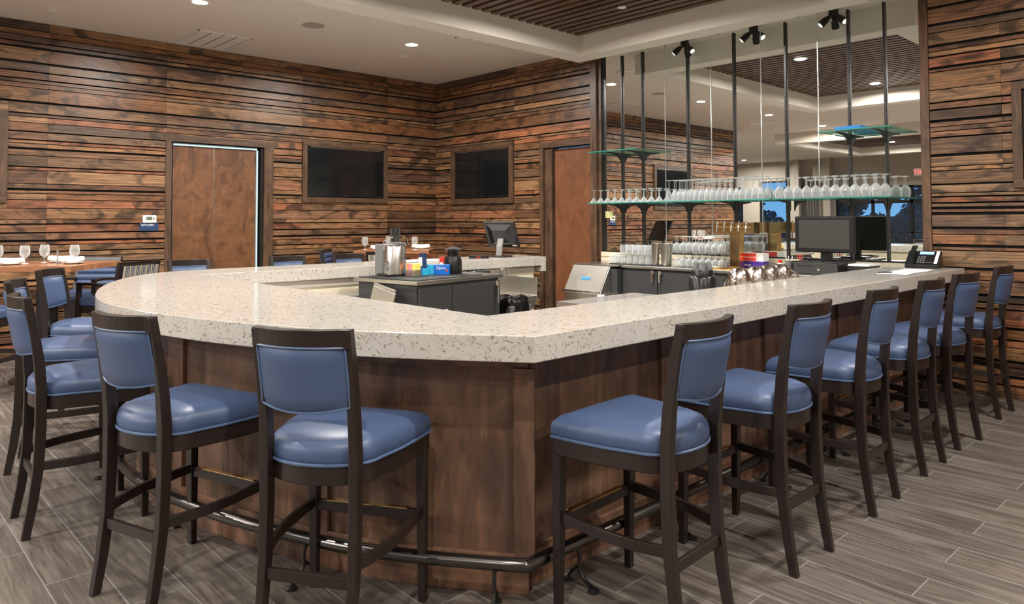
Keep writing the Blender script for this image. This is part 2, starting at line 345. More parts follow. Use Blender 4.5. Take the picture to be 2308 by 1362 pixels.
def kidtree(o): return [(c, kidtree(c)) for c in children(o)]
def text(s, size, mat, parent, loc, rot, name='lettering', ext=0.0008):
    cu = bpy.data.curves.new(name, 'FONT'); cu.body = s; cu.size = size; cu.extrude = ext; cu.resolution_u = 2
    t = bpy.data.objects.new(name, cu); COL.objects.link(t)
    bpy.context.view_layer.update()
    me = bpy.data.meshes.new_from_object(t.evaluated_get(bpy.context.evaluated_depsgraph_get()))
    bpy.data.objects.remove(t)
    o = bpy.data.objects.new(name, me); COL.objects.link(o); me.materials.clear(); me.materials.append(mat)
    o.location = loc; o.rotation_euler = rot
    if parent is not None: o.parent = parent
    return o
ORD = ['first', 'second', 'third', 'fourth', 'fifth', 'sixth', 'seventh', 'eighth', 'ninth', 'tenth', 'eleventh', 'twelfth', 'thirteenth', 'fourteenth', 'fifteenth', 'sixteenth', 'seventeenth', 'eighteenth', 'nineteenth', 'twentieth']

# ------------------------------------------------------------------ room shell
XR, YF = 13.0, -19.3
struct(MB().box(-8, XR, YF, 0.3, -0.1, 0.0).build('floor', M_floor))
c = MB()
RX0, RX1, RY0, RY1 = 3.77, 6.68, -5.45, -0.75          # inside of first coffer
SX0, SX1, SY0, SY1 = 0.6, 8.0, -15.6, -10.9             # inside of second coffer
for x0, x1, y0, y1 in [(-8, RX0, RY0, 0.3), (RX1, XR, RY0, 0.3), (RX0, RX1, RY1, 0.3), (-8, XR, SY1, RY0), (-8, SX0, SY0, SY1), (SX1, XR, SY0, SY1), (-8, XR, YF, SY0)]:
    c.box(x0, x1, y0, y1, CEIL, CEIL + 0.12)
struct(c.build('ceiling', M_ceil))
def ring(name, x0, x1, y0, y1, w, z0):
    m = MB()
    out = [(x0 - w, y0 - w), (x1 + w, y0 - w), (x1 + w, y1 + w), (x0 - w, y1 + w)]; inn = [(x0, y0), (x1, y0), (x1, y1), (x0, y1)]
    vs_ = [(x, y, z0) for x, y in out + inn] + [(x, y, CEIL + 0.1) for x, y in out + inn]
    fs = []
    for i in range(4):
        j = (i + 1) % 4
        fs += [(i, j, 4 + j, 4 + i), (8 + i, 12 + i, 12 + j, 8 + j), (i, 8 + i, 8 + j, j), (4 + i, 4 + j, 12 + j, 12 + i)]
    m.add(vs_, fs); return struct(m.build(name, M_ceil))
ring('trim_1', RX0, RX1, RY0, RY1, 0.26, 3.42)
ring('trim_2', SX0, SX1, SY0, SY1, 0.26, 3.42)
for k, (x0, x1, y0, y1) in enumerate([(RX0, RX1, RY0, RY1), (SX0, SX1, SY0, SY1)]):
    struct(MB().box(x0, x1, y0, y1, 3.80, 3.86).build('trim_%d' % (3 + k), M_frameblack))
    m = MB(); y = y1 - 0.045
    while y - 0.07 > y0:
        m.box(x0, x1, y - 0.075, y, 3.65, 3.74); y -= 0.13
    g = m.build('ceiling_slats', M_ceilslat); struct(g)

GA = [3.593, 3.529, (3.457, 1), (3.40, 2), (3.235, 2), (3.135, 1), (3.052, 1), 3.008, 2.957, (2.80, 2), (2.675, 1), 2.638, 2.575, (2.475, 1), (2.385, 1), 2.345, (2.289, 2), 2.212, (2.09, 1), 2.05,
      1.905, (1.841, 2), 1.798, 1.729, 1.635, 1.515, (1.461, 1), (1.367, 1), (1.278, 2), 1.232, (1.157, 1), 1.10, (1.02, 1), 0.955, (0.844, 2), (0.784, 1), 0.732, (0.578, 2), (0.483, 1), 0.423, (0.303, 2), 0.256, (0.175, 2), 0.106]
GR = [3.60, 3.54, (3.387, 2), (3.231, 2), 3.157, (3.038, 2), 2.991, (2.94, 1), (2.839, 2), 2.805, 2.645, (2.53, 1), (2.466, 1), (2.364, 2), 2.313, 2.271, (2.216, 1), (2.058, 2), 1.957, 1.919, (1.80, 1), 1.723, (1.69, 1), (1.636, 1), (1.589, 2), (1.542, 2),
      (1.415, 2), 1.359, (1.26, 2), 1.22, (1.064, 2), 0.969, (0.844, 2), (0.784, 1), (0.732, 1), (0.578, 2), (0.483, 1), 0.423, (0.303, 2), 0.256, (0.175, 2), (0.106, 1)]
def rows(gaps):
    top = CEIL - 0.004; out = []
    for g in gaps:
        z, t = g if isinstance(g, tuple) else (g, 0); w = (0.008, 0.015, 0.026)[t]
        out.append((z + w / 2, top)); top = z - w / 2
    out.append((0.003, top)); return out
def slats(u0, u1, gaps, seams, opens, put):
    for a, b in rows(gaps):
        segs = [(u0, u1, a, b)]
        for (ou0, ou1, oz0, oz1) in opens:
            new = []
            for (p, q, z0, z1) in segs:
                if q <= ou0 or p >= ou1 or z1 <= oz0 or z0 >= oz1: new.append((p, q, z0, z1)); continue
                if p < ou0: new.append((p, ou0, z0, z1))
                if q > ou1: new.append((ou1, q, z0, z1))
                if z1 - oz1 > 0.012: new.append((max(p, ou0), min(q, ou1), oz1 + 0.002, z1))
                if oz0 - z0 > 0.012: new.append((max(p, ou0), min(q, ou1), z0, oz0 - 0.002))
            segs = new
        for (p, q, z0, z1) in segs:
            cuts = [p] + [s for s in seams if p + 0.05 < s < q - 0.05 and random.random() < 0.8] + [q]
            for i in range(len(cuts) - 1):
                put(cuts[i] + 0.001, cuts[i + 1] - 0.001, z0, z1, random.uniform(0, 0.003))
BK = 0.03   # backing depth behind the slat faces
# left wall, face at x = 0
LEFT_END = -9.15
w = struct(MB().box(-0.16, -BK, LEFT_END, -4.085, 0, CEIL).box(-0.16, -BK, -2.895, 0.16, 0, CEIL).box(-0.16, -BK, -4.085, -2.895, 2.475, CEIL).build('wall_left', M_frameblack))
m = MB()
opl = [(-4.155, -2.825, -1, 2.55), (-2.344, -0.938, 1.752, 2.606), (-7.25, -5.77, 1.69, 2.69)]
slats(LEFT_END, -0.002, GA, [-8.2, -5.4, -4.15, -2.34, -0.93], opl, lambda p, q, z0, z1, e: m.box(-0.022, e, p, q, z0, z1))
m.build('slats', M_slatY, w)
# back wall sections: left of the mirror and right of the mirror
wb = struct(MB().box(-0.16, 2.50, BK, 0.16, 0, CEIL).box(2.50, 3.27, BK, 0.16, 2.47, CEIL).box(3.27, 7.18, 0.10, 0.26, 0, CEIL).box(7.18, XR, BK, 0.16, 0, CEIL).build('wall_back', M_frameblack))
m = MB()
slats(0.002, 3.30, GA, [0.45, 1.85], [(0.423, 1.84, 1.735, 2.626), (2.35, 3.4, -1, 2.55)], lambda p, q, z0, z1, e: m.box(p, q, -e, 0.022, z0, z1))
slats(7.25, XR, GR, [7.8, 9.4, 11.2], [(7.878, 9.35, 1.75, 2.634)], lambda p, q, z0, z1, e: m.box(p, q, -e, 0.022, z0, z1))
m.build('slats', M_slatX, wb)
# trims: door casings, mirror jambs, wall end
struct(MB().box(-0.02, 0.012, -4.155, -4.085, 0, 2.48).box(-0.02, 0.012, -2.895, -2.765, 0, 2.48).build('trim_5', M_trimZ, bevel=0.002))
struct(MB().box(-0.02, 0.013, -4.17, -2.70, 2.475, 2.56).build('trim_6', M_trimY, bevel=0.002))
struct(MB().box(2.355, 2.425, -0.012, 0.02, 0, 2.49).box(3.272, 3.376, -0.012, 0.10, 0, CEIL).box(7.175, 7.247, -0.012, 0.10, 0, CEIL).build('trim_7', M_trimZ, bevel=0.002))
struct(MB().box(2.355, 3.272, -0.013, 0.02, 2.475, 2.56).build('trim_8', M_trimX, bevel=0.002))
struct(MB().box(3.376, 3.43, 0.02, 0.10, 0.98, CEIL).build('trim_9', M_trimZ))
struct(MB().box(-0.16, 0.014, LEFT_END - 0.10, LEFT_END, 0, CEIL).build('trim_10', M_trimZ))
# door_1: pair of leaves in the left wall
d = struct(MB().box(-0.16, -0.02, -4.087, -4.06, 0, 2.475).box(-0.16, -0.02, -2.93, -2.893, 0, 2.475).build('door_1', M_frameblack))
MB().box(-0.10, -0.055, -4.06, -3.551, 0.01, 2.43).build('door_leaf', M_door, d); MB().box(-0.10, -0.055, -3.541, -2.985, 0.01, 2.43).build('door_leaf', M_door, d)
MB().box(-0.155, -0.115, -4.087, -2.893, 0, 2.475).build('light_block_panel', M_frameblack, d)  # added box behind the leaves stops sky and its light leaking through
MB().box(-0.06, -0.03, -4.055, -2.98, 2.432, 2.462).box(-0.06, -0.03, -2.984, -2.966, 0, 2.432).build('weather_seal', M_doorlight, d)
MB().box(-0.075, -0.053, -3.5505, -3.5415, 0.01, 2.43).build('astragal', M_steel, d)
# door_2: single leaf in the back wall
d = struct(MB().box(2.425, 2.56, 0.02, 0.16, 0, 2.47).build('door_2', M_trimZ))
MB().box(2.575, 3.272, 0.07, 0.11, 0.01, 2.455).build('door_leaf', M_door2, d)
# cream dado under the mirror
struct(MB().box(3.43, 7.18, 0.005, 0.10, 0.0, 1.085).build('trim_11', M_cream))
struct(MB().box(3.43, 7.18, -0.004, 0.006, 1.03, 1.036).build('trim_12', M_beige))
# far and side walls
def wall_open(name, mat, fixed, axis, u0, u1, opens, th=0.16, zt=CEIL):
    m = MB(); us = sorted(set([u0, u1] + [o[0] for o in opens] + [o[1] for o in opens]))
    for a, b in zip(us[:-1], us[1:]):
        zs = [(0, zt)]
        for o in opens:
            if o[0] <= a and b <= o[1]:
                zs = [(0, o[2]), (o[3], zt)]
        for z0, z1 in zs:
            if z1 - z0 > 0.01:
                if axis == 'x': m.box(a, b, fixed - th, fixed, z0, z1)
                else: m.box(fixed, fixed + th, a, b, z0, z1)
    return struct(m.build(name, mat))
WIN = [(-6.3, -5.4, 0.75, 2.75), (-4.7, -3.45, 0.75, 2.95), (-3.1, -2.75, 0.75, 2.75), (-1.75, 3.3, 0.02, 2.62), (4.0, 9.0, 0.4, 2.62)]
wall_open('wall_far', M_beige, YF, 'x', -8.0, XR, WIN)
struct(MB().box(XR, XR + 0.16, YF, 0.3, 0, CEIL).build('wall_right', M_beige))
struct(MB().box(-8.16, -8.0, YF, LEFT_END, 0, CEIL).build('wall_side', M_beige))
struct(MB().box(-8.0, -0.16, LEFT_END - 0.08, LEFT_END + 0.08, 0, CEIL).build('wall_return', M_beige))
struct(MB().box(-8.0, -6.3, YF, YF + 0.03, 0, 1.35).box(-5.4, -4.75, YF, YF + 0.03, 0, 1.35).box(-3.40, -3.1, YF, YF + 0.03, 0, 1.35).box(-2.7, -1.8, YF, YF + 0.03, 0, 1.35).build('baseboard_far', M_navywall))
struct(MB().box(-3.2, -2.95, YF, YF + 0.35, 0, CEIL).box(-2.05, -1.8, YF, YF + 0.35, 0, CEIL).build('trim_13', M_beige))
cu = MB(); pts = [(-2.9 + 0.02 * i, YF + 0.16 + 0.03 * math.sin(i * 1.3)) for i in range(30)]
cu.loft([[(x, y, z) for x, y in pts] for z in (0.05, 2.9)], closed=False, caps=False)
tag(cu.build('curtain', M_curtain, smooth=True), 'grey pleated curtain between two pilasters, seen in the mirror', 'curtain')
for i, (a, b, z0, z1) in enumerate(WIN):
    wf = MB(); n = 1 if b - a < 1.6 else 4
    xs = [a + (b - a) * k / n for k in range(n + 1)]
    for k, x in enumerate(xs): wf.box(max(a, x - 0.045), min(b, x + 0.045), YF - 0.12, YF - 0.04, z0, z1)
    wf.box(a, b, YF - 0.12, YF - 0.04, z1 - 0.06, z1); wf.box(a, b, YF - 0.12, YF - 0.04, z0, z0 + 0.06)
    if n > 1: wf.box(a, b, YF - 0.12, YF - 0.04, 2.02, 2.13); wf.box(a, b, YF - 0.12, YF - 0.04, 1.0, 1.05)
    o = struct(wf.build('window_%d' % (i + 1), M_blackpl))
    MB().box(a, b, YF - 0.085, YF - 0.075, z0, z1).build('pane', M_pane, o)
# outside: ground and dusk trees
struct(MB().box(-40, 50, -60, YF - 0.2, -0.12, -0.05).build('ground', M_grass))
def tree(x, y, h, r, lab):
    t = empty('tree', (x, y, -0.05)); tag(t, lab, 'tree', 'trees outside the far windows')
    MB().tube([(0, 0, 0), (0.1, 0, h * 0.4), (0.0, 0.1, h * 0.8)], [0.16, 0.12, 0.05], 8).build('trunk', M_bark, t, True)
    m = MB(); rnd = random.Random(int(x * 10 + 999))
    for _ in range(2300):
        th = rnd.uniform(0, 2 * PI); q = rnd.uniform(0.1, 1) ** 0.5; ph = rnd.uniform(-1, 1)
        lob = 1 + 0.35 * math.sin(3 * th + x) + 0.25 * math.sin(5 * ph * 2 + y)
        p = Vector((r * q * math.cos(th) * math.sqrt(1 - ph * ph) * lob, r * q * math.sin(th) * math.sqrt(1 - ph * ph), h * 0.58 + h * 0.42 * q * ph * lob))
        a = Vector((rnd.uniform(-1, 1), rnd.uniform(-1, 1), rnd.uniform(-1, 1))).normalized() * 0.17; b = a.cross(Vector((rnd.uniform(-1, 1), 1, rnd.uniform(-1, 1)))).normalized() * 0.12
        m.add([p - a, p + b, p + a, p - b], [(0, 1, 2, 3)])
    m.build('foliage', M_tree, t)
for i, (x, y, h, r) in enumerate([(-8.6, -23.5, 4.4, 1.3), (-6.0, -29.0, 6.0, 1.9), (-4.0, -23.5, 4.1, 1.3), (-0.9, -29.0, 5.6, 1.8), (1.2, -23.5, 3.7, 1.4), (4.4, -29.0, 5.4, 2.1), (6.5, -23.5, 4.0, 1.5)]):
    tree(x, y, h, r, 'dark dusk tree outside the far windows, %s from the left when facing them' % ORD[6 - i])

hm = MB(); rnd = random.Random(5)
for _ in range(9000):
    x = rnd.uniform(-14, 14); top = 1.75 + 0.25 * math.sin(x * 1.3) + 0.2 * math.sin(x * 3.1 + 1); p = Vector((x, rnd.uniform(-34.6, -33.8), rnd.uniform(0, top)))
    a = Vector((rnd.uniform(-1, 1), rnd.uniform(-1, 1), rnd.uniform(-1, 1))).normalized() * 0.2; b = a.cross(Vector((rnd.uniform(-1, 1), 1, rnd.uniform(-1, 1)))).normalized() * 0.14
    hm.add([p - a, p + b, p + a, p - b], [(0, 1, 2, 3)])
stuff(hm.build('hedge', M_tree), 'long dark hedge behind the trees outside the far windows', 'hedge')
# ------------------------------------------------------------------ mirror, standards, shelves
mr = MB().box(3.43, 7.178, 0.075, 0.085, 1.09, CEIL).build('bar_mirror', M_mirror)
tag(mr, 'tall frameless mirror panels behind the back bar', 'mirror')
SEAM = [4.372, 4.992, 5.597, 6.212]; STD = [3.737, 4.050, 4.691, 5.284, 5.878, 6.521, 6.856]
sm = MB()
for x in SEAM: sm.box(x - 0.004, x + 0.004, 0.070, 0.076, 1.09, 3.66)
sm.build('panel_seam', M_mirroredge, mr)
MB().box(3.43, 7.178, 0.04, 0.075, 1.075, 1.10).box(3.425, 3.44, 0.04, 0.076, 1.075, 3.66).build('channel', M_blackpl, mr)
names = ['nearest the service door', 'second from the service door', 'third from the service door', 'above the bundle of wine glasses', 'left of the beer tap tower', 'behind the large monitor', 'nearest the telephone']
for i, x in enumerate(STD):
    s = MB().box(x - 0.010, x + 0.010, 0.05, 0.075, 1.10, 3.55).build('shelf_standard', M_standard)
    tag(s, 'black vertical shelf standard on the mirror, %s of seven from the left' % ORD[i], 'shelf standard', 'shelf standards on the mirror')
def shelf(x0, x1, z, brx, lab):
    t = empty('glass_shelf', ((x0 + x1) / 2, 0.05, z)); cx = (x0 + x1) / 2; tag(t, lab, 'shelf', 'glass shelves on the mirror')
    MB().box(x0 - cx, x1 - cx, -0.33, -0.015, -0.010, 0.0).build('glass_plate', M_shelf, t)
    MB().box(x0 - cx, x1 - cx, -0.334, -0.330, -0.010, 0.0).box(x0 - cx - 0.004, x0 - cx, -0.334, -0.015, -0.010, 0.0).build('polished_edge', M_shelfedge, t)
    for x in brx:
        b = MB(); xx = x - cx
        prof = [(-0.02, -0.012), (-0.30, -0.012), (-0.30, -0.022), (-0.12, -0.040), (-0.05, -0.075), (-0.02, -0.12)]
        b.add([(xx - 0.006, y, zz_) for y, zz_ in prof] + [(xx + 0.006, y, zz_) for y, zz_ in prof], [tuple(range(6)), tuple(range(11, 5, -1))] + [(i, 6 + i, 6 + (i + 1) % 6, (i + 1) % 6) for i in range(6)])
        b.build('bracket', M_blackpl, t)
shelf(3.45, 5.86, 1.70, [3.737, 4.050, 4.691, 5.284], 'long green-edged glass shelf full of upturned glasses, left of the two loaded shelves')
shelf(5.90, 7.00, 1.70, [5.878 + 0.05, 6.521, 6.856], 'shorter green-edged glass shelf above the monitor, full of upturned wine glasses')
shelf(3.47, 4.20, 2.335, [3.737, 4.050], 'small empty green glass shelf high at the left end of the mirror')
shelf(6.36, 7.02, 2.335, [6.521, 6.856], 'small glass shelf high at the right end of the mirror holding a blue book')
tag(MB().box(6.50, 6.74, -0.24, -0.06, 2.336, 2.366).build('book', M_tape), 'thin blue book lying on the high right glass shelf', 'book')
tag(MB().box(3.45, 3.57, 0.069, 0.0745, 1.515, 1.60).build('sticky_note', plain('yellow_note', (0.82, 0.78, 0.38), 0.8)), 'pale yellow paper note stuck at the left edge of the mirror', 'note')
# spots in the gap above the mirror
for i, x in enumerate((4.42, 5.33, 6.23)):
    t = empty('spotlight_cluster', (x, -0.28, CEIL)); tag(t, 'black three-headed ceiling spotlight above the mirror, %s' % ('leftmost', 'middle one', 'rightmost')[i], 'spotlight', 'spotlight clusters over the mirror')
    MB().lathe([(0.05, 0), (0.05, -0.09), (0.0, -0.09)], 16).build('canopy', M_blackpl, t, True)
    for a in (0.3, 2.4, 4.5):
        h = Vector((math.cos(a) * 0.75, math.sin(a) * 0.6, -0.65)).normalized(); p0 = Vector((math.cos(a) * 0.045, math.sin(a) * 0.045, -0.085))
        s = MB().tube([p0, p0 + h * 0.05, p0 + h * 0.12], [0.02, 0.036, 0.04], 14).build('spot_head', M_blackpl, t, True)
        MB().tube([p0 + h * 0.115, p0 + h * 0.123], [0.031, 0.031], 14).build('lens', M_spotlens, s)

# ------------------------------------------------------------------ downlights
DL = [(1.975, -1.892, 0), (2.0, -4.496, 0), (2.0, -7.10, 0), (5.0, -2.15, 1), (5.0, -4.75, 1), (8.6, -1.9, 0), (8.6, -4.5, 0), (8.6, -7.1, 0), (11.4, -3.2, 0), (11.4, -6.0, 0),
      (5.2, -7.9, 0), (2.0, -9.7, 0), (1.9, -12.2, 1), (1.9, -14.4, 1), (5.3, -12.2, 1), (5.3, -14.4, 1), (-4.4, -17.6, 0), (-3.5, -12.0, 0), (9.8, -10.2, 0), (9.8, -14.5, 0)]  # stool-side row read from seat highlights; other unseen lamps are added for light
lab = ['bright recessed downlight nearest the back corner over the round bar', 'bright recessed downlight at the top edge beside the vent']
for i, (x, y, k) in enumerate(DL):
    z = 3.648 if k else CEIL - 0.002
    t = empty('downlight', (x, y, z)); tag(t, lab[i] if i < 2 else 'recessed downlight in the %s, %s' % ('slatted ceiling' if k else 'plain ceiling', ('over the bar, nearer the mirror', 'over the bar, farther from the mirror')[i - 3] if i in (3, 4) else 'number %s of those mirrored, unseen or added' % ORD[i]), 'downlight', 'recessed ceiling downlights')
    MB().lathe([(0.095, 0.0), (0.095, -0.006), (0.075, -0.006), (0.075, 0.0)], 24).build('trim_ring', M_white, t, True)
    MB().lathe([(0.074, 0.002), (0.074, -0.003), (0.0001, -0.003)], 24).build('lens', M_diode, t)
    ld = bpy.data.lights.new('lamp_beam', 'AREA'); ld.shape = 'DISK'; ld.size = 0.13; ld.energy = LAMP_W * (0.72 if x > 8 else 1.9 if y < -9 else 0.75 if y < -6.5 else 1.0); ld.color = (1.0, 0.945, 0.875); ld.spread = math.radians(172)
    lo = bpy.data.objects.new('lamp_beam', ld); COL.objects.link(lo); lo.parent = t; lo.location = (0, 0, -0.012)

# ceiling devices
def vent(x0, x1, y0, y1, n, lab_, alongx=True):
    t = empty('ceiling_vent', ((x0 + x1) / 2, (y0 + y1) / 2, CEIL)); hx, hy = (x1 - x0) / 2, (y1 - y0) / 2; tag(t, lab_, 'vent', 'ceiling vents')
    MB().box(-hx, hx, -hy, -hy + 0.02, -0.008, 0).box(-hx, hx, hy - 0.02, hy, -0.008, 0).box(-hx, -hx + 0.02, -hy, hy, -0.008, 0).box(hx - 0.02, hx, -hy, hy, -0.008, 0).build('frame', M_white, t)
    MB().box(-hx + 0.015, hx - 0.015, -hy + 0.015, hy - 0.015, -0.0015, -0.0005).build('gap_shade_plate', M_curtain, t)  # dark sheet puts gap shade between the louvre panels
    for k in range(n):
        a = -hy + 0.022 + (2 * hy - 0.044) * k / n; b = -hy + 0.022 + (2 * hy - 0.044) * (k + 1) / n
        MB().box(-hx + 0.02, hx - 0.02, a + 0.009, b - 0.009, -0.006, -0.002).build('louvre_panel', M_white, t)
vent(0.08, 0.90, -4.11, -3.47, 4, 'large white four-panel ceiling vent over the double door')
vent(2.75, 3.35, -4.35, -3.83, 3, 'white ceiling vent cut by the top edge of the photo')
vent(2.62, 3.22, -1.72, -1.20, 3, 'white ceiling vent half hidden behind the coffer edge')
vent(1.0, 1.6, -8.6, -8.0, 3, 'white ceiling vent seen only in the mirror')
s = empty('ceiling_speaker', (1.96, -3.23, CEIL)); tag(s, 'round grey ceiling speaker between the two downlights', 'speaker')
MB().lathe([(0.125, 0), (0.125, -0.005), (0.115, -0.006)], 32).build('bezel', M_beige, s, True); MB().lathe([(0.114, -0.001), (0.114, -0.004), (0.0001, -0.004)], 32).build('grille', plain('speaker_grille', (0.38, 0.36, 0.34), 0.7), s)
for x, y, z, lb in [(0.644, -5.5, CEIL, 'small white sprinkler cap on ceiling at far left'), (1.36, -1.59, CEIL, 'small white sprinkler cap just beyond the corner downlight'), (4.85, -1.35, 3.65, 'small white sprinkler cap set between the ceiling slats')]:
    t = empty('sprinkler_cap', (x, y, z)); tag(t, lb, 'sprinkler', 'sprinkler caps')
    MB().lathe([(0.045, 0), (0.045, -0.008), (0.0001, -0.010)], 20).build('cover_plate', M_white, t, True); MB().lathe([(0.015, -0.009), (0.015, -0.014), (0.0001, -0.015)], 12).build('deflector', M_white, t, True)

# ------------------------------------------------------------------ wall mounted things
def tv(name, w_, h_, fw_, loc, rz, lb, sgn=1, wm=None):
    """local: u along x, out of wall = -y"""
    t = empty(name, loc, rz); tag(t, lb, 'television', 'wall televisions')
    th = 0.05
    for a in (MB().box(-w_ / 2, w_ / 2, -0.035, 0.025, h_ / 2 - fw_, h_ / 2), MB().box(-w_ / 2, w_ / 2, -0.035, 0.025, -h_ / 2, -h_ / 2 + fw_)): a.build('wood_frame_rail', M_trimX, t, bevel=0.002)
    for a in (-1, 1): MB().box(a * w_ / 2 - (fw_ if a > 0 else 0), a * w_ / 2 + (fw_ if a < 0 else 0), -0.036, 0.025, -h_ / 2 + fw_, h_ / 2 - fw_).build('wood_frame_stile', M_trimZ, t, bevel=0.002)
    iw, ih = w_ / 2 - fw_ - 0.004, h_ / 2 - fw_ - 0.012
    MB().box(-iw, iw, -0.012, 0.028, -ih, ih).build('casing', M_blackpl, t)
    MB().box(-iw + 0.012, iw - 0.012, -0.0135, -0.011, -ih + 0.022, ih - 0.012).build('screen', M_screen, t)
    MB().box(-iw + 0.05, iw - 0.05, -0.0145, 0.0, ih + 0.001, ih + 0.012).build('mount_strip', M_steel, t)
    MB().box(-0.02, 0.02, -0.0150, -0.012, -ih + 0.006, -ih + 0.014).build('maker_plate', M_steel, t)
    return t
tv('television', 1.406, 0.854, 0.068, (0.0, -1.641, 2.179), PI / 2, 'wall television in wood frame on the left wall, right of the double door')
tv('television', 1.417, 0.895, 0.085, (1.1315, 0.0, 2.181), 0, 'wall television in wood frame beside the corner, left of the single door')
tv('television', 1.47, 0.884, 0.068, (8.613, 0.0, 2.192), 0, 'framed television cut off at the right edge of the photo')
tv('television', 1.48, 1.0, 0.085, (0.0, -6.51, 2.19), PI / 2, 'framed television cut off at the left edge of the photo')
# thermostat and sign on left wall (x=0 plane, out of wall = +x)
t = empty('thermostat', (0.003, -4.334, 1.515)); tag(t, 'white wall thermostat above the blue kitchen sign', 'thermostat')
MB().box(0, 0.028, -0.078, 0.078, -0.048, 0.048).build('housing', M_white, t, bevel=0.02, seg=4)
MB().box(0.027, 0.030, -0.042, 0.024, -0.014, 0.030).build('display', M_lcd, t)
MB().box(0.027, 0.031, 0.040, 0.050, 0.008, 0.018).box(0.027, 0.031, 0.054, 0.064, -0.002, 0.008).box(0.027, 0.031, 0.040, 0.050, -0.014, -0.004).build('button', M_greypl, t)
text('10:20', 0.036, M_frameblack, t, (0.0305, -0.034, -0.003), (PI / 2, 0, PI / 2))
t = empty('kitchen_sign', (0.004, -4.337, 1.422)); tag(t, 'small navy sign reading KITCHEN under the thermostat', 'sign')
MB().box(0, 0.008, -0.105, 0.105, -0.048, 0.045).build('plate', M_sign, t)
text('KITCHEN', 0.034, M_white, t, (0.0085, -0.088, 0.010), (PI / 2, 0, PI / 2))
# exit sign seen in the mirror
t = empty('exit_sign', (1.1, YF + 0.05, 3.05)); tag(t, 'red lit EXIT sign on the far wall, seen reversed in the mirror', 'exit sign')
MB().box(-0.20, 0.20, -0.02, 0.02, -0.14, 0.14).build('housing', M_white, t)
text('EXIT', 0.20, M_exit, t, (0.19, 0.022, -0.07), (PI / 2, 0, PI))

# ------------------------------------------------------------------ bar
def catmull(P, n=8):
    out = []
    for i in range(len(P) - 1):
        p0, p1, p2, p3 = [Vector((*P[max(0, min(len(P) - 1, k))], 0)) for k in (i - 1, i, i + 1, i + 2)]
        for j in range(n):
            t = j / n; q = 0.5 * ((2 * p1) + (p2 - p0) * t + (2 * p0 - 5 * p1 + 4 * p2 - p3) * t * t + (3 * p1 - p0 - 3 * p2 + p3) * t ** 3); out.append((q.x, q.y))
    out.append(P[-1]); return out
ARC = catmull([(7.5, -5.28), (6.93, -5.675), (6.37, -5.91), (5.95, -6.03), (5.49, -6.105), (4.96, -6.10), (4.39, -5.97), (3.78, -5.74), (3.24, -5.42), (2.95, -5.08), (2.87, -4.72)], 7)
OUT = [(7.5, -0.012)] + ARC + [(2.87, -1.15)]
INN = [(6.94, -0.012), (6.94, -5.02), (3.47, -5.02), (3.50, -1.15)]
def offset(P, d):
    R = []
    for i, p in enumerate(P):
        a = Vector(P[max(i - 1, 0)]); b = Vector(p); c_ = Vector(P[min(i + 1, len(P) - 1)])
        n1 = (b - a).normalized() if i > 0 else (c_ - b).normalized(); n2 = (c_ - b).normalized() if i < len(P) - 1 else n1
        q1 = Vector((-n1.y, n1.x)); q2 = Vector((-n2.y, n2.x)); mdir = (q1 + q2).normalized(); k = d / max(0.4, mdir.dot(q1)); R.append(tuple(b + mdir * k))
    return R
# path runs down the right leg (-y) so left normal is +x side = outward; negative d goes inward
bar = empty('bar_counter', (5.2, -3.0, 0)); 
def at_bar(o): o.parent = bar; o.location = (-5.2, 3.0, 0); return o
tag(bar, 'U-shaped bar with cream flecked quartz top and stained wood front', 'bar')
def band_poly(P, d0, d1, z0, z1):
    A = offset(P, d0); B = offset(P, d1); m = MB(); n = len(A); vs_ = [(x, y, z0) for x, y in A] + [(x, y, z0) for x, y in B] + [(x, y, z1) for x, y in A] + [(x, y, z1) for x, y in B]; fs = []
    for i in range(n - 1):
        fs += [(i, i + 1, 2 * n + i + 1, 2 * n + i), (n + i, 3 * n + i, 3 * n + i + 1, n + i + 1), (2 * n + i, 2 * n + i + 1, 3 * n + i + 1, 3 * n + i), (i, n + i, n + i + 1, i + 1)]
    fs += [(0, 2 * n, 3 * n, n), (n - 1, 2 * n - 1, 4 * n - 1, 3 * n - 1)]
    m.add(vs_, fs); return m
ct = MB().prism(OUT + INN[::-1], 0.967, 1.067)
at_bar(ct.build('countertop', M_quartz, bevel=0.004))
IN0 = 0.255
sgn = -1 if offset(OUT, 0.1)[0][0] > 7.5 else 1
at_bar(band_poly(OUT, sgn * IN0, sgn * (IN0 + 0.04), 0.0, 0.967).build('front_panel', M_bar))
# face frame on the outside of the front panels
def run(P, d):   # cumulative arc length
    Q = offset(P, d); L = [0]
    for a, b in zip(Q[:-1], Q[1:]): L.append(L[-1] + math.dist(a, b))
    return Q, L
FR = sgn * (IN0 - 0.018)
at_bar(band_poly(OUT, FR, sgn * IN0, 0.0, 0.155).build('bottom_rail', M_bar, bevel=0.002))
at_bar(band_poly(OUT, FR, sgn * IN0, 0.90, 0.967).build('top_rail', M_bar, bevel=0.002))
Q, Ls = run(OUT, FR); Qi, _ = run(OUT, sgn * IN0)
def on_path(Q, Ls, s):
    for i in range(len(Q) - 1):
        if Ls[i + 1] >= s or i == len(Q) - 2:
            t = (s - Ls[i]) / (Ls[i + 1] - Ls[i]); a, b = Vector(Q[i]), Vector(Q[i + 1]); d_ = (b - a).normalized(); return a + (b - a) * t, d_
corner = Ls[1]; stl = [corner - 0.045, corner + 0.04]; s_ = corner - 1.05
while s_ > 0.1: stl.append(s_); s_ -= 1.05
s_ = corner + 1.0
while s_ < Ls[-1] - 0.2: stl.append(s_); s_ += 1.02
stl.append(Ls[-1] - 0.06)
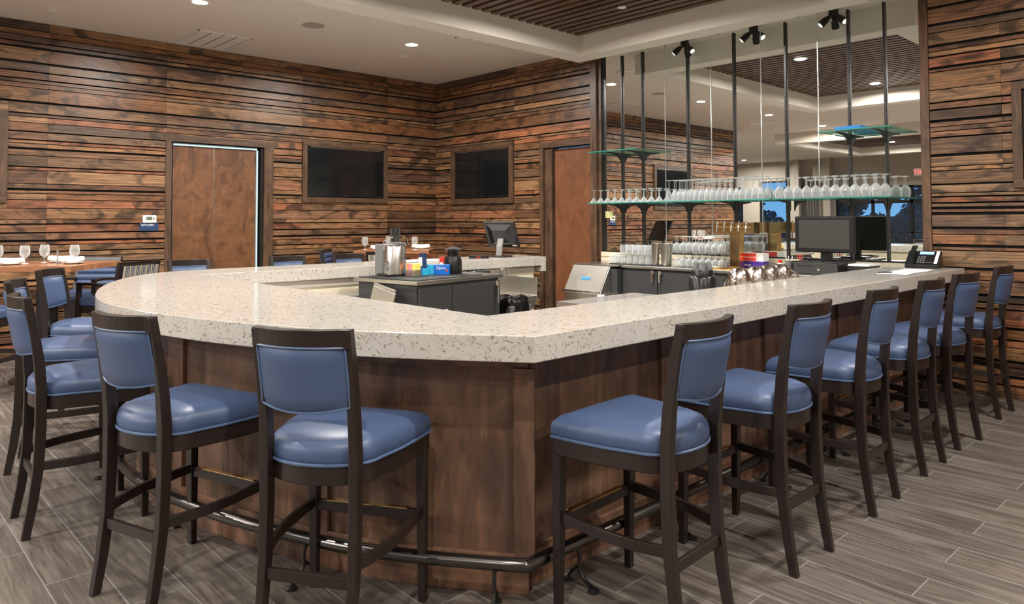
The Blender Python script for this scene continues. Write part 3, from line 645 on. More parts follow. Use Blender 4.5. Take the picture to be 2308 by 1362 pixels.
for s_ in stl:
    p, d_ = on_path(Q, Ls, s_); nrm = Vector((-d_.y, d_.x)) * (-0.009 if sgn < 0 else 0.009); p = p + nrm; hw = 0.042
    poly = [tuple(p + d_ * hw + Vector((-d_.y, d_.x)) * 0.0105), tuple(p - d_ * hw + Vector((-d_.y, d_.x)) * 0.0105), tuple(p - d_ * hw - Vector((-d_.y, d_.x)) * 0.0105), tuple(p + d_ * hw - Vector((-d_.y, d_.x)) * 0.0105)]
    at_bar(MB().prism(poly, 0.155, 0.90).build('stile', M_bar))
# cream inner wall
IW = [(6.97, -0.012), (6.97, -5.05), (3.44, -5.05), (3.44, -1.22)]
m = MB().box(6.95, 6.99, -5.07, -0.02, 0, 0.967).box(3.42, 6.95, -5.09, -5.05, 0, 0.967).box(3.40, 3.44, -5.09, -1.22, 0, 0.967).box(3.13, 3.40, -1.26, -1.22, 0, 0.967)
at_bar(m.build('inner_wall', M_cream))
at_bar(MB().box(3.44, 3.452, -5.04, -1.22, 0.90, 0.967).build('inner_cleat', M_beige))
at_bar(MB().box(2.88, 3.50, -1.150, -1.075, 0.90, 1.067).build('end_drop', M_quartz, bevel=0.003))
# foot rail
RQ = offset(OUT, sgn * 0.115)
RQ = [RQ[0]] + RQ[1:]
rail = empty('foot_rail', (7.38, -5.2, 0)); tag(rail, 'dark metal foot rail running round the bottom of the bar', 'foot rail')
o = MB().tube([(x, y, 0.172) for x, y in RQ], 0.026, 14).build('rail_tube', M_rail, rail, True); o.location = (-7.38, 5.2, 0)
Q2, L2 = run(OUT, sgn * 0.115)
for s_ in (0.7, 1.5, 2.45, 3.25, 4.2, L2[1] - 0.30, L2[1] + 0.12, L2[1] + 0.95, L2[1] + 1.9, L2[1] + 2.9, L2[1] + 3.9, L2[1] + 5.0, L2[1] + 6.5):
    p, d_ = on_path(Q2, L2, s_); n_ = Vector((-d_.y, d_.x)) * (-sgn)
    def P3(o_, z_): return (p.x + n_.x * o_, p.y + n_.y * o_, z_)
    b = MB().tube([P3(0, 0.15), P3(0.012, 0.11), P3(0.01, 0.07), P3(0.03, 0.035), P3(0.075, 0.016)], 0.008, 8)
    b.tube([P3(0.012, 0.085), P3(-0.03, 0.05), P3(-0.05, 0.02)], 0.006, 8)
    b.lathe([(0.0001, 0.0), (0.024, 0.0), (0.024, 0.008), (0.01, 0.016), (0.0001, 0.018)], 12, P3(0.085, 0))
    b.lathe([(0.0001, 0.0), (0.018, 0.0), (0.018, 0.008), (0.0001, 0.014)], 12, P3(-0.055, 0))
    b.build('rail_bracket', M_iron, rail, True).location = (-7.38, 5.2, 0)

# ------------------------------------------------------------------ bar stools
def seat_outline(k=1.0, n=40):
    """front edge straight at +x, rear rounded"""
    pts = []
    hwf, hwr = 0.262, 0.207
    pts += [(0.270, -hwf + 0.03), (0.274, 0.0), (0.270, hwf - 0.03), (0.258, hwf), (0.14, hwf - 0.010), (0.02, hwf - 0.026), (-0.09, hwr)]
    for i in range(1, 24):
        a = PI / 2 + PI * i / 24
        pts.append((-0.09 + 0.135 * math.cos(a), hwr * math.sin(a)))
    pts += [(-0.09, -hwr), (0.02, -hwf + 0.026), (0.14, -hwf + 0.010), (0.258, -hwf)]
    return [(0.0 + (x) * k, y * k) for x, y in pts]
def make_stool():
    r = empty('bar_stool')
    for s in (-1, 1):
        MB().post([(0.250, s * 0.236, 0.0, 0.030, 0.030), (0.247, s * 0.236, 0.30, 0.036, 0.036), (0.243, s * 0.236, 0.610, 0.042, 0.042)]).build('leg', M_espresso, r, bevel=0.003)
        MB().post([(-0.252, s * 0.172, 0.0, 0.036, 0.028), (-0.226, s * 0.170, 0.15, 0.041, 0.030), (-0.205, s * 0.170, 0.32, 0.044, 0.032), (-0.198, s * 0.170, 0.50, 0.046, 0.034), (-0.198, s * 0.170, 0.70, 0.046, 0.034),
                   (-0.208, s * 0.170, 0.82, 0.044, 0.033), (-0.232, s * 0.170, 0.98, 0.040, 0.032), (-0.262, s * 0.171, 1.13, 0.034, 0.031)]).build('leg', M_espresso, r, bevel=0.003)
    ol = seat_outline()
    inner = [(x * 0.90, y * 0.90) for x, y in ol]
    MB().prism(ol, 0.592, 0.658).build('seat_frame', M_espresso, r, True, bevel=0.004)
    cu_ = MB(); rings = []
    for k, z in [(0.975, 0.658), (1.010, 0.674), (1.018, 0.694), (1.000, 0.716), (0.93, 0.735), (0.78, 0.750), (0.5, 0.759), (0.2, 0.762)]:
        rings.append([(x * k, y * k, z) for x, y in ol])
    cu_.loft(rings); c_ = cu_.build('seat_cushion', M_leather, r, True)
    pp = [(x * 1.012, y * 1.012, 0.662) for x, y in ol]
    MB().tube(pp + [pp[0]], 0.0055, 6).build('piping', M_piping, c_, True)
    # backrest
    def bx(y, z, o_=0.0):
        base = -0.198 - 0.064 * max(0, (z - 0.75) / 0.38) ** 1.35
        return base - 0.045 * (1 - (y / 0.17) ** 2) + o_
    tr = MB(); rings = []
    for i in range(13):
        y = -0.186 + 0.372 * i / 12; yy = max(-0.17, min(0.17, y)); x = bx(yy, 1.10)
        rings.append([(x - 0.016, y, 1.068), (x + 0.016, y, 1.068), (x + 0.012, y, 1.135), (x - 0.020, y, 1.135)])
    tr.loft(rings).build('top_rail', M_espresso, r, bevel=0.003)
    pad = MB(); nu, nv = 14, 10; hw = 0.166; z0, z1 = 0.868, 1.074
    F = []; 
    for side in (1, -1):
        g = []
        for j in range(nv + 1):
            for i in range(nu + 1):
                u = -1 + 2 * i / nu; v = j / nv; y = hw * u; zlow = z0 - 0.018 * (1 - u * u) * (1 - v); z = zlow + (z1 - z0) * v
                e = (1 - abs(u) ** 8) * (1 - abs(2 * v - 1) ** 8); g.append((bx(y, z) + side * (0.010 + 0.016 * e) - (0.006 if side < 0 else 0), y, z))
        F.append(g)
    N = (nu + 1) * (nv + 1); vs_ = F[0] + F[1]; fs = []
    for j in range(nv):
        for i in range(nu):
            a = j * (nu + 1) + i; fs.append((a, a + 1, a + nu + 2, a + nu + 1)); fs.append((N + a, N + a + nu + 1, N + a + nu + 2, N + a + 1))
    edge = [i for i in range(nu + 1)] + [j * (nu + 1) + nu for j in range(1, nv + 1)] + [nv * (nu + 1) + i for i in range(nu - 1, -1, -1)] + [j * (nu + 1) for j in range(nv - 1, 0, -1)]
    for a, b in zip(edge, edge[1:] + edge[:1]): fs.append((a, N + a, N + b, b))
    pad.add(vs_, fs); po = pad.build('backrest', M_leather, r, True)
    el = [Vector(F[1][k]) + Vector((-0.004, 0, 0)) for k in edge]
    el2 = [Vector(F[0][k]) + Vector((0.003, 0, 0)) for k in edge]
    MB().tube(el + [el[0]], 0.0045, 6).tube(el2 + [el2[0]], 0.0045, 6).build('piping', M_piping, po, True)
    # stretchers
    fr = MB().hbar([(0.246, -0.222, 0.335), (0.246, 0.222, 0.335)], 0.022, 0.042).build('stretcher', M_espresso, r, bevel=0.002)
    MB().box(0.234, 0.260, -0.175, 0.175, 0.3565, 0.3595).build('kick_plate', M_brass, fr)
    MB().hbar([(-0.212, -0.155, 0.275), (-0.212, 0.155, 0.275)], 0.020, 0.040).build('stretcher', M_espresso, r, bevel=0.002)
    for s in (-1, 1):
        pts = [(0.232 - 0.43 * k / 8, s * (0.232 - 0.062 * k / 8 + 0.040 * math.sin(PI * k / 8) * (0.4 + 0.6 * k / 8)), 0.350 - 0.020 * k / 8) for k in range(9)]
        MB().hbar(pts, 0.018, 0.040).build('stretcher', M_espresso, r, bevel=0.002)
    return r
stool = make_stool(); kids = kidtree(stool)
SP = [(7.695, -4.865, 183, 'blue bar stool right of the bar corner, nearest the camera on the straight side'),
      (7.715, -4.04, 180, 'blue bar stool on the straight side, second from the bar corner'),
      (7.700, -3.16, 181, 'blue bar stool on the straight side, third from the bar corner'),
      (7.685, -2.34, 180, 'blue bar stool on the straight side, fourth from the bar corner'),
      (7.690, -1.63, 174, 'slightly turned blue bar stool on the straight side, fifth from the bar corner'),
      (7.665, -0.62, 179, 'blue bar stool at the far end of the straight side, against the slatted wall'),
      (6.980, -5.795, 122, 'largest blue bar stool, back to camera, in front left of the bar corner'),
      (6.190, -6.09, 108, 'blue bar stool second left of the bar corner, its back turned to the right'),
      (5.150, -6.225, 88, 'blue bar stool at the left edge of photo, nearest one seen from the side'),
      (4.130, -6.085, 69, 'blue bar stool at left edge, partly hidden behind the nearest side-on stool'),
      (3.170, -5.74, 53, 'blue bar stool beside the wooden high table, at the far left curve'),
      (2.70, -4.73, 0, 'far-side bar stool whose back shows before the double door'),
      (2.73, -3.78, -2, 'far-side bar stool whose back shows left of the tufted navy chair'),
      (2.72, -3.08, -2, 'far-side bar stool whose back shows below the distant table')]
for i, (x, y, a, lb) in enumerate(SP):
    o = stool if i == 0 else copy_tree(stool, kids)
    o.location = (x, y, 0); o.rotation_euler = (0, 0, math.radians(a)); tag(o, lb, 'bar stool', 'blue stools around the bar')

# high armchairs round the wooden tables
def make_armchair():
    r = empty('high_armchair')
    for s in (-1, 1):
        MB().post([(0.24, s * 0.235, 0, 0.034, 0.034), (0.235, s * 0.235, 0.62, 0.044, 0.044), (0.225, s * 0.235, 0.87, 0.036, 0.036)]).build('leg', M_espresso, r, bevel=0.003)
        MB().post([(-0.27, s * 0.225, 0, 0.036, 0.034), (-0.22, s * 0.225, 0.45, 0.046, 0.036), (-0.225, s * 0.225, 0.75, 0.046, 0.036), (-0.285, s * 0.225, 1.075, 0.036, 0.034)]).build('leg', M_espresso, r, bevel=0.003)
        MB().loft([[(x, s * 0.235 - 0.022, z - 0.014), (x, s * 0.235 + 0.022, z - 0.014), (x, s * 0.235 + 0.022, z + 0.014), (x, s * 0.235 - 0.022, z + 0.014)] for x, z in ((0.25, 0.88), (0.1, 0.885), (-0.235, 0.865))]).build('armrest', M_espresso, r, bevel=0.003)
    MB().box(-0.22, 0.25, -0.235, 0.235, 0.60, 0.665).build('seat_frame', M_espresso, r, bevel=0.004)
    MB().box(-0.20, 0.262, -0.242, 0.242, 0.665, 0.755).build('seat_cushion', M_leather, r, bevel=0.03, seg=4)
    bm_ = MB()
    for k in range(4):
        z0 = 0.79 + 0.066 * k; x0 = -0.235 - 0.075 * ((z0 + 0.04 - 0.75) / 0.4)
        rings = []
        for j in range(7):
            a = PI * j / 6; zc = z0 + 0.033 - 0.033 * math.cos(a); xc = x0 + 0.030 + 0.026 * math.sin(a) - 0.19 * (zc - z0)
            rings.append([(xc, -0.205, zc), (xc, 0.205, zc), (xc - 0.045, 0.205, zc), (xc - 0.045, -0.205, zc)])
        bm_.loft(rings)
    bm_.build('tufted_backrest', M_navy if False else M_leather, r, True)
    MB().loft([[(x - 0.012, -0.205, z), (x, -0.205, z), (x, 0.205, z), (x - 0.012, 0.205, z)] for x, z in ((-0.262, 0.79), (-0.312, 1.06))]).build('striped_back_panel', M_stripe, r)
    MB().loft([[(x - 0.02, -0.243, z), (x + 0.02, -0.243, z), (x + 0.02, 0.243, z), (x - 0.02, 0.243, z)] for x, z in ((-0.279, 1.055), (-0.290, 1.10))]).build('top_rail', M_espresso, r, bevel=0.003)
    for x0, x1, z in ((0.225, 0.245, 0.33), (-0.24, -0.22, 0.28)): MB().box(x0, x1, -0.22, 0.22, z, z + 0.04).build('stretcher', M_espresso, r)
    for s in (-1, 1): MB().box(-0.215, 0.225, s * 0.232 - 0.01, s * 0.232 + 0.01, 0.30, 0.34).build('stretcher', M_espresso, r)
    return r
ac = make_armchair(); akids = kidtree(ac)
T1 = (1.31, -5.63); T2 = (0.93, -1.40); TR = math.radians(46.6)
def tl(T, u, v): return (T[0] + u * math.cos(TR) - v * math.sin(TR), T[1] + u * math.sin(TR) + v * math.cos(TR))
AC = [(tl(T1, 0.50, 0.30), TR + PI - 0.35, 'high armchair with striped back right of the nearer wooden table'),
      (tl(T1, -0.12, 0.80), TR - PI / 2, 'high armchair with tufted blue back behind the nearer wooden table'),
      (tl(T1, -0.12, -0.72), TR + PI / 2, 'high armchair before the nearer wooden table, at left photo edge'),
      (tl(T2, -0.66, -0.12), TR, 'navy high armchair seen side-on, left of the distant table'),
      (tl(T2, 0.02, -0.70), TR + PI / 2, 'high armchair whose dark back rises before the distant table')]
for i, (p, a, lb) in enumerate(AC):
    o = ac if i == 0 else copy_tree(ac, akids)
    o.location = (p[0], p[1], 0); o.rotation_euler = (0, 0, a); tag(o, lb, 'armchair', 'high armchairs at the wooden tables')

# ------------------------------------------------------------------ glassware
def stem(bowl, n=18):
    return [(0.0001, 0)] 
def glass_mesh(name, prof, n=18, flip=False):
    H = max(z for r_, z in prof)
    if flip: prof = [(r_, H - z) for r_, z in prof]
    m = MB().lathe(prof, n); o = m.build(name, M_glass, None, True); return o, H
WINE = [(0.034, 0.0), (0.033, 0.003), (0.008, 0.007), (0.004, 0.02), (0.004, 0.085), (0.012, 0.095), (0.030, 0.115), (0.038, 0.145), (0.036, 0.18), (0.031, 0.21), (0.0295, 0.21), (0.034, 0.18), (0.036, 0.145), (0.028, 0.118), (0.006, 0.100)]
FLUTE = [(0.032, 0.0), (0.031, 0.003), (0.007, 0.007), (0.004, 0.02), (0.004, 0.10), (0.012, 0.115), (0.026, 0.15), (0.031, 0.19), (0.029, 0.235), (0.0275, 0.235), (0.029, 0.19), (0.024, 0.152), (0.005, 0.118)]
MART = [(0.036, 0.0), (0.035, 0.003), (0.008, 0.007), (0.004, 0.02), (0.004, 0.085), (0.010, 0.095), (0.050, 0.155), (0.0485, 0.155), (0.008, 0.098)]
BIG = [(0.037, 0.0), (0.036, 0.003), (0.008, 0.007), (0.004, 0.02), (0.004, 0.08), (0.014, 0.09), (0.036, 0.115), (0.044, 0.15), (0.040, 0.185), (0.033, 0.205), (0.0315, 0.205), (0.042, 0.15), (0.034, 0.118), (0.006, 0.095)]
ROCK = [(0.036, 0.0), (0.038, 0.004), (0.042, 0.105), (0.0395, 0.105), (0.034, 0.014), (0.0001, 0.013)]
def row_glasses(name, prof, flip, spots, lab_, cat, group, n=18):
    first = None
    for i, (x, y, z, lb) in enumerate(spots):
        if first is None: o, H = glass_mesh(name, prof, n, flip); first = o
        else: o = first.copy(); COL.objects.link(o)
        o.location = (x, y, z); o.rotation_euler = (0, 0, random.uniform(0, 6)); tag(o, lb, cat, group)
def rowlab(base, row, i, n):
    w_ = 'leftmost' if i == 0 else 'rightmost' if i == n - 1 else (ORD[i] + ' from the left' if i < 20 else 'twenty-%s from the left' % ORD[i - 20])
    return '%s, %s in the %s row' % (base, w_, row)
sp = []
for rw, (yy, n, x0) in {'front': (-0.235, 10, 3.52), 'middle': (-0.16, 9, 3.575), 'back': (-0.075, 9, 3.62)}.items():
    for i in range(n): sp.append((x0 + 0.1085 * i, yy, 1.7005, rowlab('upturned martini glass on long glass shelf', rw, i, n)))
row_glasses('martini_glass', MART, True, sp, '', 'glass', 'martini glasses on the long shelf')
sp = []
for rw, (yy, n, x0) in {'front': (-0.245, 17, 4.64), 'middle': (-0.165, 17, 4.675), 'back': (-0.085, 16, 4.71)}.items():
    for i in range(n): sp.append((x0 + 0.069 * i + random.uniform(-0.0015, 0.0015), yy + random.uniform(-0.006, 0.006), 1.7005, rowlab('upturned flute glass on long glass shelf', rw, i, n)))
row_glasses('flute_glass', FLUTE, True, sp, '', 'glass', 'flute glasses on the long shelf')
sp = []
for rw, (yy, n, x0) in {'front': (-0.275, 11, 5.96), 'middle': (-0.18, 11, 6.005), 'back': (-0.085, 10, 6.05)}.items():
    for i in range(n): sp.append((x0 + 0.0925 * i, yy + random.uniform(-0.003, 0.003), 1.7005, rowlab('upturned wine glass on shelf over the monitor', rw, i, n)))
row_glasses('wine_glass', BIG, True, sp, '', 'glass', 'wine glasses over the monitor')
# stacked glasses on the back bar, on two thin racks
BB = 0.975
for tier, z0 in (('lower', BB + 0.004), ('upper', BB + 0.170)):
    sp = []
    for rw, yy in (('front', -0.34), ('middle', -0.25), ('back', -0.16)):
        for i in range(8): sp.append((4.80 + 0.079 * i + (0.02 if rw == 'middle' else 0), yy, z0 + 0.006, rowlab('upturned goblet, %s rack by the taps' % tier, rw, i, 8)))
    row_glasses('goblet', [(r_, z * 0.155 / 0.205) for r_, z in BIG], True, sp, '', 'glass', 'goblets on the two racks beside the taps', 14)
    rk = MB().box(4.745, 5.41, -0.385, -0.115, z0, z0 + 0.005)
    if tier == 'upper':
        for xx in (4.75, 5.40):
            for yy in (-0.38, -0.12): rk.box(xx - 0.004, xx + 0.004, yy - 0.004, yy + 0.004, BB + 0.01, z0)
    tag(rk.build('glass_rack', M_acrylic), 'clear %s rack carrying upturned goblets beside the taps' % tier, 'rack', 'racks of goblets')
sp = []
for tier, z0 in (('bottom', BB + 0.008), ('top', BB + 0.122)):
    for rw, yy in (('front', -0.38), ('back', -0.28)):
        n = 7 if tier == 'bottom' else 5
        for i in range(n): sp.append((3.93 + (0.16 if tier == 'top' else 0) + 0.087 * i, yy, z0, rowlab('upturned tumbler, %s layer left of shakers' % tier, rw, i, n)))
row_glasses('tumbler', ROCK, True, sp, '', 'glass', 'tumblers left of the shakers', 16)
tag(MB().box(4.05, 4.49, -0.43, -0.22, BB + 0.1135, BB + 0.1165).build('glass_rack', M_acrylic), 'clear sheet between the two layers of tumblers', 'rack')

# ------------------------------------------------------------------ back bar coolers
def cooler(name, x0, x1, lb, handles, seams):
    t = empty(name, ((x0 + x1) / 2, -0.27, 0)); cx = (x0 + x1) / 2; tag(t, lb, 'cooler')
    MB().box(x0 - cx, x1 - cx, -0.22, 0.26, 0.08, BB - 0.035).build('body', M_cooler, t)
    MB().box(x0 - cx + 0.02, x1 - cx - 0.02, -0.18, 0.24, 0.0, 0.08).build('plinth', M_frameblack, t)
    MB().box(x0 - cx, x1 - cx, -0.275, 0.268, BB - 0.03, BB).build('steel_top', M_steel, t, bevel=0.004)
    ed = [x0] + seams + [x1]
    for a, b in zip(ed[:-1], ed[1:]):
        dd = MB().box(a - cx + 0.006, b - cx - 0.006, -0.255, -0.222, 0.10, BB - 0.055).build('door', M_cooler, t, bevel=0.004)
        for hx in handles:
            if a < hx < b:
                h = MB().box(hx - cx - 0.020, hx - cx + 0.020, -0.285, -0.256, BB - 0.085, BB - 0.045).box(hx - cx - 0.010, hx - cx + 0.010, -0.300, -0.284, BB - 0.175, BB - 0.05).build('latch_handle', M_chrome, dd, bevel=0.003)
    return t
cooler('back_bar_cooler', 4.18, 5.62, 'charcoal bottle cooler under the tumblers and goblets', [4.615, 4.715, 5.335], [4.665, 5.285])
cooler('back_bar_cooler', 5.63, 6.92, 'charcoal cooler under the monitor and cash drawer', [6.2, 6.4], [6.3])
tag(MB().box(3.95, 4.66, -0.475, -0.24, BB + 0.0005, BB + 0.0075).build('bar_mat', M_matblack), 'black rubber bar mat under the tumblers and shakers', 'mat')
# cocktail shakers
sh = None
for i, (x, y) in enumerate(((4.545, -0.385), (4.668, -0.385), (4.63, -0.265))):
    if sh is None:
        sh = MB().lathe([(0.0001, 0), (0.036, 0), (0.050, 0.235), (0.052, 0.24), (0.049, 0.236), (0.034, 0.006), (0.0001, 0.006)], 24).build('shaker_tin', M_steel, None, True); o = sh
    else: o = sh.copy(); COL.objects.link(o)
    o.location = (x, y, BB + (0.008 if x < 4.62 else 0.008)); tag(o, 'steel shaker tin between tumblers and goblets, %s' % ('front left', 'front right', 'behind the other two')[i], 'shaker', 'shaker tins')
# ice machine
ic = empty('ice_machine', (3.86, -0.4, 0)); tag(ic, 'stainless ice machine with slanted smoky lid beside the single door', 'ice machine')
MB().box(-0.30, 0.31, -0.42, 0.39, 0.05, 0.655).build('body', M_steelsheet, ic, bevel=0.006)
MB().box(-0.26, 0.27, -0.38, 0.36, 0.0, 0.05).build('foot_base', M_frameblack, ic)
hd = MB(); pr = [(0.385, 0.656), (-0.385, 0.656), (-0.205, 0.955), (0.385, 0.955)]
hd.add([(-0.345, y, z) for y, z in pr] + [(-0.335, y, z) for y, z in pr] + [(0.20, y, z) for y, z in pr] + [(0.212, y, z) for y, z in pr],
       [(0, 1, 2, 3), (7, 6, 5, 4), (8, 9, 10, 11), (15, 14, 13, 12)] + [(a + i, a + (i + 1) % 4, a + 4 + (i + 1) % 4, a + 4 + i) for a in (0, 8) for i in range(4)])
hd.build('side_cheek', M_steelsheet, ic)
lid = MB().add([(-0.335, -0.392, 0.662), (0.20, -0.392, 0.662), (0.20, -0.212, 0.958), (-0.335, -0.212, 0.958), (-0.335, -0.380, 0.658), (0.20, -0.380, 0.658), (0.20, -0.200, 0.954), (-0.335, -0.200, 0.954)],
               [(0, 1, 2, 3), (7, 6, 5, 4), (0, 4, 5, 1), (1, 5, 6, 2), (2, 6, 7, 3), (3, 7, 4, 0)]).build('lid', M_lid, ic)
MB().tube([(-0.36, -0.405, 0.665), (0.215, -0.405, 0.665)], 0.010, 8).build('hinge_bar', M_chrome, lid, True)
MB().box(-0.345, 0.31, -0.215, 0.385, 0.955, 0.974).build('top_plate', M_steel, ic, bevel=0.003)
MB().add([(-0.14, -0.3175, 0.797), (0.0, -0.3175, 0.797), (0.0, -0.3005, 0.825), (-0.14, -0.3005, 0.825)], [(0, 1, 2, 3)]).build('tape_strip', M_tape, ic)
MB().box(0.20, 0.30, -0.424, -0.4205, 0.50, 0.65).build('spec_label', M_paper, ic)
MB().box(0.215, 0.31, -0.2, 0.39, 0.656, 0.93).build('side_box', M_cooler, ic)

# beer tap tower
tt = empty('beer_tap_tower', (5.52, -0.33, BB)); tag(tt, 'polished brass T-shaped beer tower with five chrome taps', 'beer tap')
MB().box(-0.23, 0.23, -0.065, 0.055, 0.372, 0.487).build('head', M_brass, tt, bevel=0.006)
MB().box(-0.055, 0.055, -0.05, 0.05, 0.02, 0.372).build('column', M_brass, tt, bevel=0.004)
MB().box(-0.09, 0.09, -0.085, 0.085, 0.0, 0.02).build('base_flange', M_brass, tt, bevel=0.004)
for k in range(5):
    x = -0.165 + 0.082 * k
    tp = MB().tube([(x, -0.065, 0.435), (x, -0.115, 0.435)], 0.012, 10).tube([(x, -0.10, 0.475), (x, -0.105, 0.44), (x, -0.118, 0.395)], [0.007, 0.013, 0.008], 10).lathe([(0.0001, 0.0), (0.012, 0.0), (0.010, 0.025), (0.0001, 0.03)], 10, (x, -0.10, 0.472)).build('tap', M_chrome, tt, True)
m = MB(); th = [(-0.235 + 0.47 * i / 23, -0.075 - 0.0) for i in range(2)]
tag(MB().lathe([(0.0001, 0), (0.14, 0.0), (0.155, 0.012), (0.158, 0.024), (0.150, 0.024), (0.145, 0.012), (0.0001, 0.010)], 32, (0, 0, 0)).build('drip_tray', M_brass, None, True), 'round-ended brass drip tray at the foot of the beer tower', 'drip tray')
dt = bpy.data.objects['drip_tray']; dt.location = (5.42, -0.455, BB + 0.001); dt.scale = (1.9, 0.42, 1)
# boxes of gloves / wrap
def carton(name, cx, cy, z, sx, sy, sz, mat, lb, rz=0, band=None, txt=None, cat='box', grp=None, tsize=0.03):
    t = empty(name, (cx, cy, z), rz); tag(t, lb, cat, grp)
    MB().box(-sx / 2, sx / 2, -sy / 2, sy / 2, 0, sz).build('carton', mat, t, bevel=0.002)
    if band: MB().box(sx * band[0], sx * band[1], -sy / 2 - 0.0008, sy / 2 + 0.0008, sz * 0.03, sz * 0.97).build('printed_band', band[2], t)
    if txt: text(txt, tsize, M_white, t, (-sx / 2 + 0.012, -sy / 2 - 0.0012, sz * 0.42), (PI / 2, 0, 0))
    return t
carton('glove_box', 5.625, -0.15, BB + 0.0, 0.235, 0.12, 0.085, M_purple, 'purple carton at the bottom of the stack beside the beer tower', txt='LARGE', tsize=0.03)
carton('glove_box', 5.625, -0.15, BB + 0.0855, 0.24, 0.12, 0.085, M_white, 'red and white carton stacked on the purple one', band=(-0.5, 0.18, M_red), txt='Vinyl Powder Free', tsize=0.020)
# cash drawer, monitor, accessories
cd = empty('cash_drawer', (6.41, -0.30, BB + 0.001)); tag(cd, 'wide black cash drawer under the large monitor', 'cash drawer')
MB().box(-0.215, 0.215, -0.20, 0.20, 0.0, 0.125).build('case', M_blackpl, cd, bevel=0.004)
MB().box(-0.208, 0.208, -0.206, -0.199, 0.012, 0.112).build('drawer_front', M_cooler, cd, bevel=0.003)
MB().box(-0.17, -0.01, -0.2085, -0.2055, 0.080, 0.086).build('media_slot', M_frameblack, cd)
MB().lathe([(0.0001, 0), (0.012, 0), (0.012, 0.004), (0.0001, 0.004)], 14).build('key_lock', M_chrome, cd).matrix_local = Matrix.Translation((0.035, -0.207, 0.05)) @ Matrix.Rotation(PI / 2, 4, 'X')
mo = empty('monitor', (6.42, -0.27, BB + 0.127), -0.06); tag(mo, 'large black point-of-sale monitor on the cash drawer, before the mirror', 'monitor')
MB().box(-0.29, 0.29, -0.055, -0.015, 0.075, 0.42).build('casing', M_blackpl, mo, bevel=0.012, seg=3)
MB().box(-0.245, 0.245, -0.0575, -0.054, 0.115, 0.385).build('screen', M_screenm, mo)
MB().box(-0.05, 0.05, -0.02, 0.03, 0.0, 0.2).build('neck', M_blackpl, mo, bevel=0.005)
MB().box(-0.12, 0.12, -0.09, 0.10, 0.0, 0.014).build('foot', M_blackpl, mo, bevel=0.004)
MB().box(-0.26, -0.16, -0.02, 0.015, 0.16, 0.33).build('back_shell', M_greypl, mo)
cb = MB()
for k in range(7):
    a = random.uniform(0, 6); pts = [(6.42 + 0.16 * math.cos(a + q * 0.8) * (0.5 + 0.1 * q) , -0.43 + 0.03 * math.sin(q * 1.7 + a), BB + 0.135 + 0.012 * math.sin(q * 2 + a) + 0.006) for q in range(7)]
    cb.tube(pts, 0.0035, 6)
tag(cb.build('cable_bundle', M_blackpl, None, True), 'tangled black cables below the large monitor', 'cable')
bo = None
for i in range(6):
    o = MB().box(-0.095, 0.095, -0.13, 0.13, 0, 0.018).build('menu_folder', M_blackpl if i != 5 else M_white, None, bevel=0.003)
    o.location = (6.76 + random.uniform(-0.012, 0.012), -0.28, BB + 0.001 + 0.0185 * i); o.rotation_euler = (0, 0, random.uniform(-0.15, 0.15)); tag(o, '%s folder in the pile right of the cash drawer, %s' % ('black' if i != 5 else 'white-topped', 'topmost' if i == 5 else '%s from the bottom' % ORD[i]), 'folder', 'pile of folders right of the cash drawer')
t = empty('pen_cup', (6.13, -0.44, BB)); tag(t, 'dark cup full of pens left of the cash drawer', 'pen cup')
MB().lathe([(0.0001, 0), (0.034, 0), (0.038, 0.12), (0.036, 0.12), (0.032, 0.004), (0.0001, 0.004)], 18).build('cup', M_greypl, t, True)
for k in range(6):
    a = k * 1.05; o = MB().tube([(0.015 * math.cos(a), 0.015 * math.sin(a), 0.006), (0.034 * math.cos(a), 0.034 * math.sin(a), 0.165)], 0.004, 6).build('pen', M_blackpl if k % 2 else M_white); o.location = (6.13, -0.44, BB); tag(o, 'pen in the dark cup left of the cash drawer, %s clockwise' % ORD[k], 'pen', 'pens in the cup')
t = empty('pill_bottle', (6.03, -0.42, BB)); tag(t, 'small white bottle with red cap beside the pen cup', 'bottle')
MB().lathe([(0.0001, 0), (0.028, 0), (0.03, 0.01), (0.03, 0.08), (0.02, 0.095), (0.0001, 0.095)], 18).build('bottle_body', M_white, t, True); MB().lathe([(0.0001, 0.095), (0.021, 0.095), (0.021, 0.125), (0.0001, 0.125)], 18).build('cap', M_red, t, True); MB().lathe([(0.0305, 0.02), (0.0305, 0.06)], 18).build('paper_wrap', M_red, t, True)
t = empty('scissors', (6.21, -0.35, BB + 0.127)); tag(t, 'red-handled scissors lying left of the monitor foot', 'scissors')
for s in (-1, 1): MB().tube([(s * 0.014 + 0.012 * math.cos(a), -0.03, 0.03 + 0.02 * math.sin(a)) for a in [2 * PI * k / 12 for k in range(13)]], 0.004, 6).build('finger_loop', M_red, t, True)
MB().box(-0.004, 0.004, -0.034, -0.026, 0.0, 0.012).box(-0.006, 0.006, -0.03, 0.09, 0.002, 0.006).build('blades', M_steel, t)

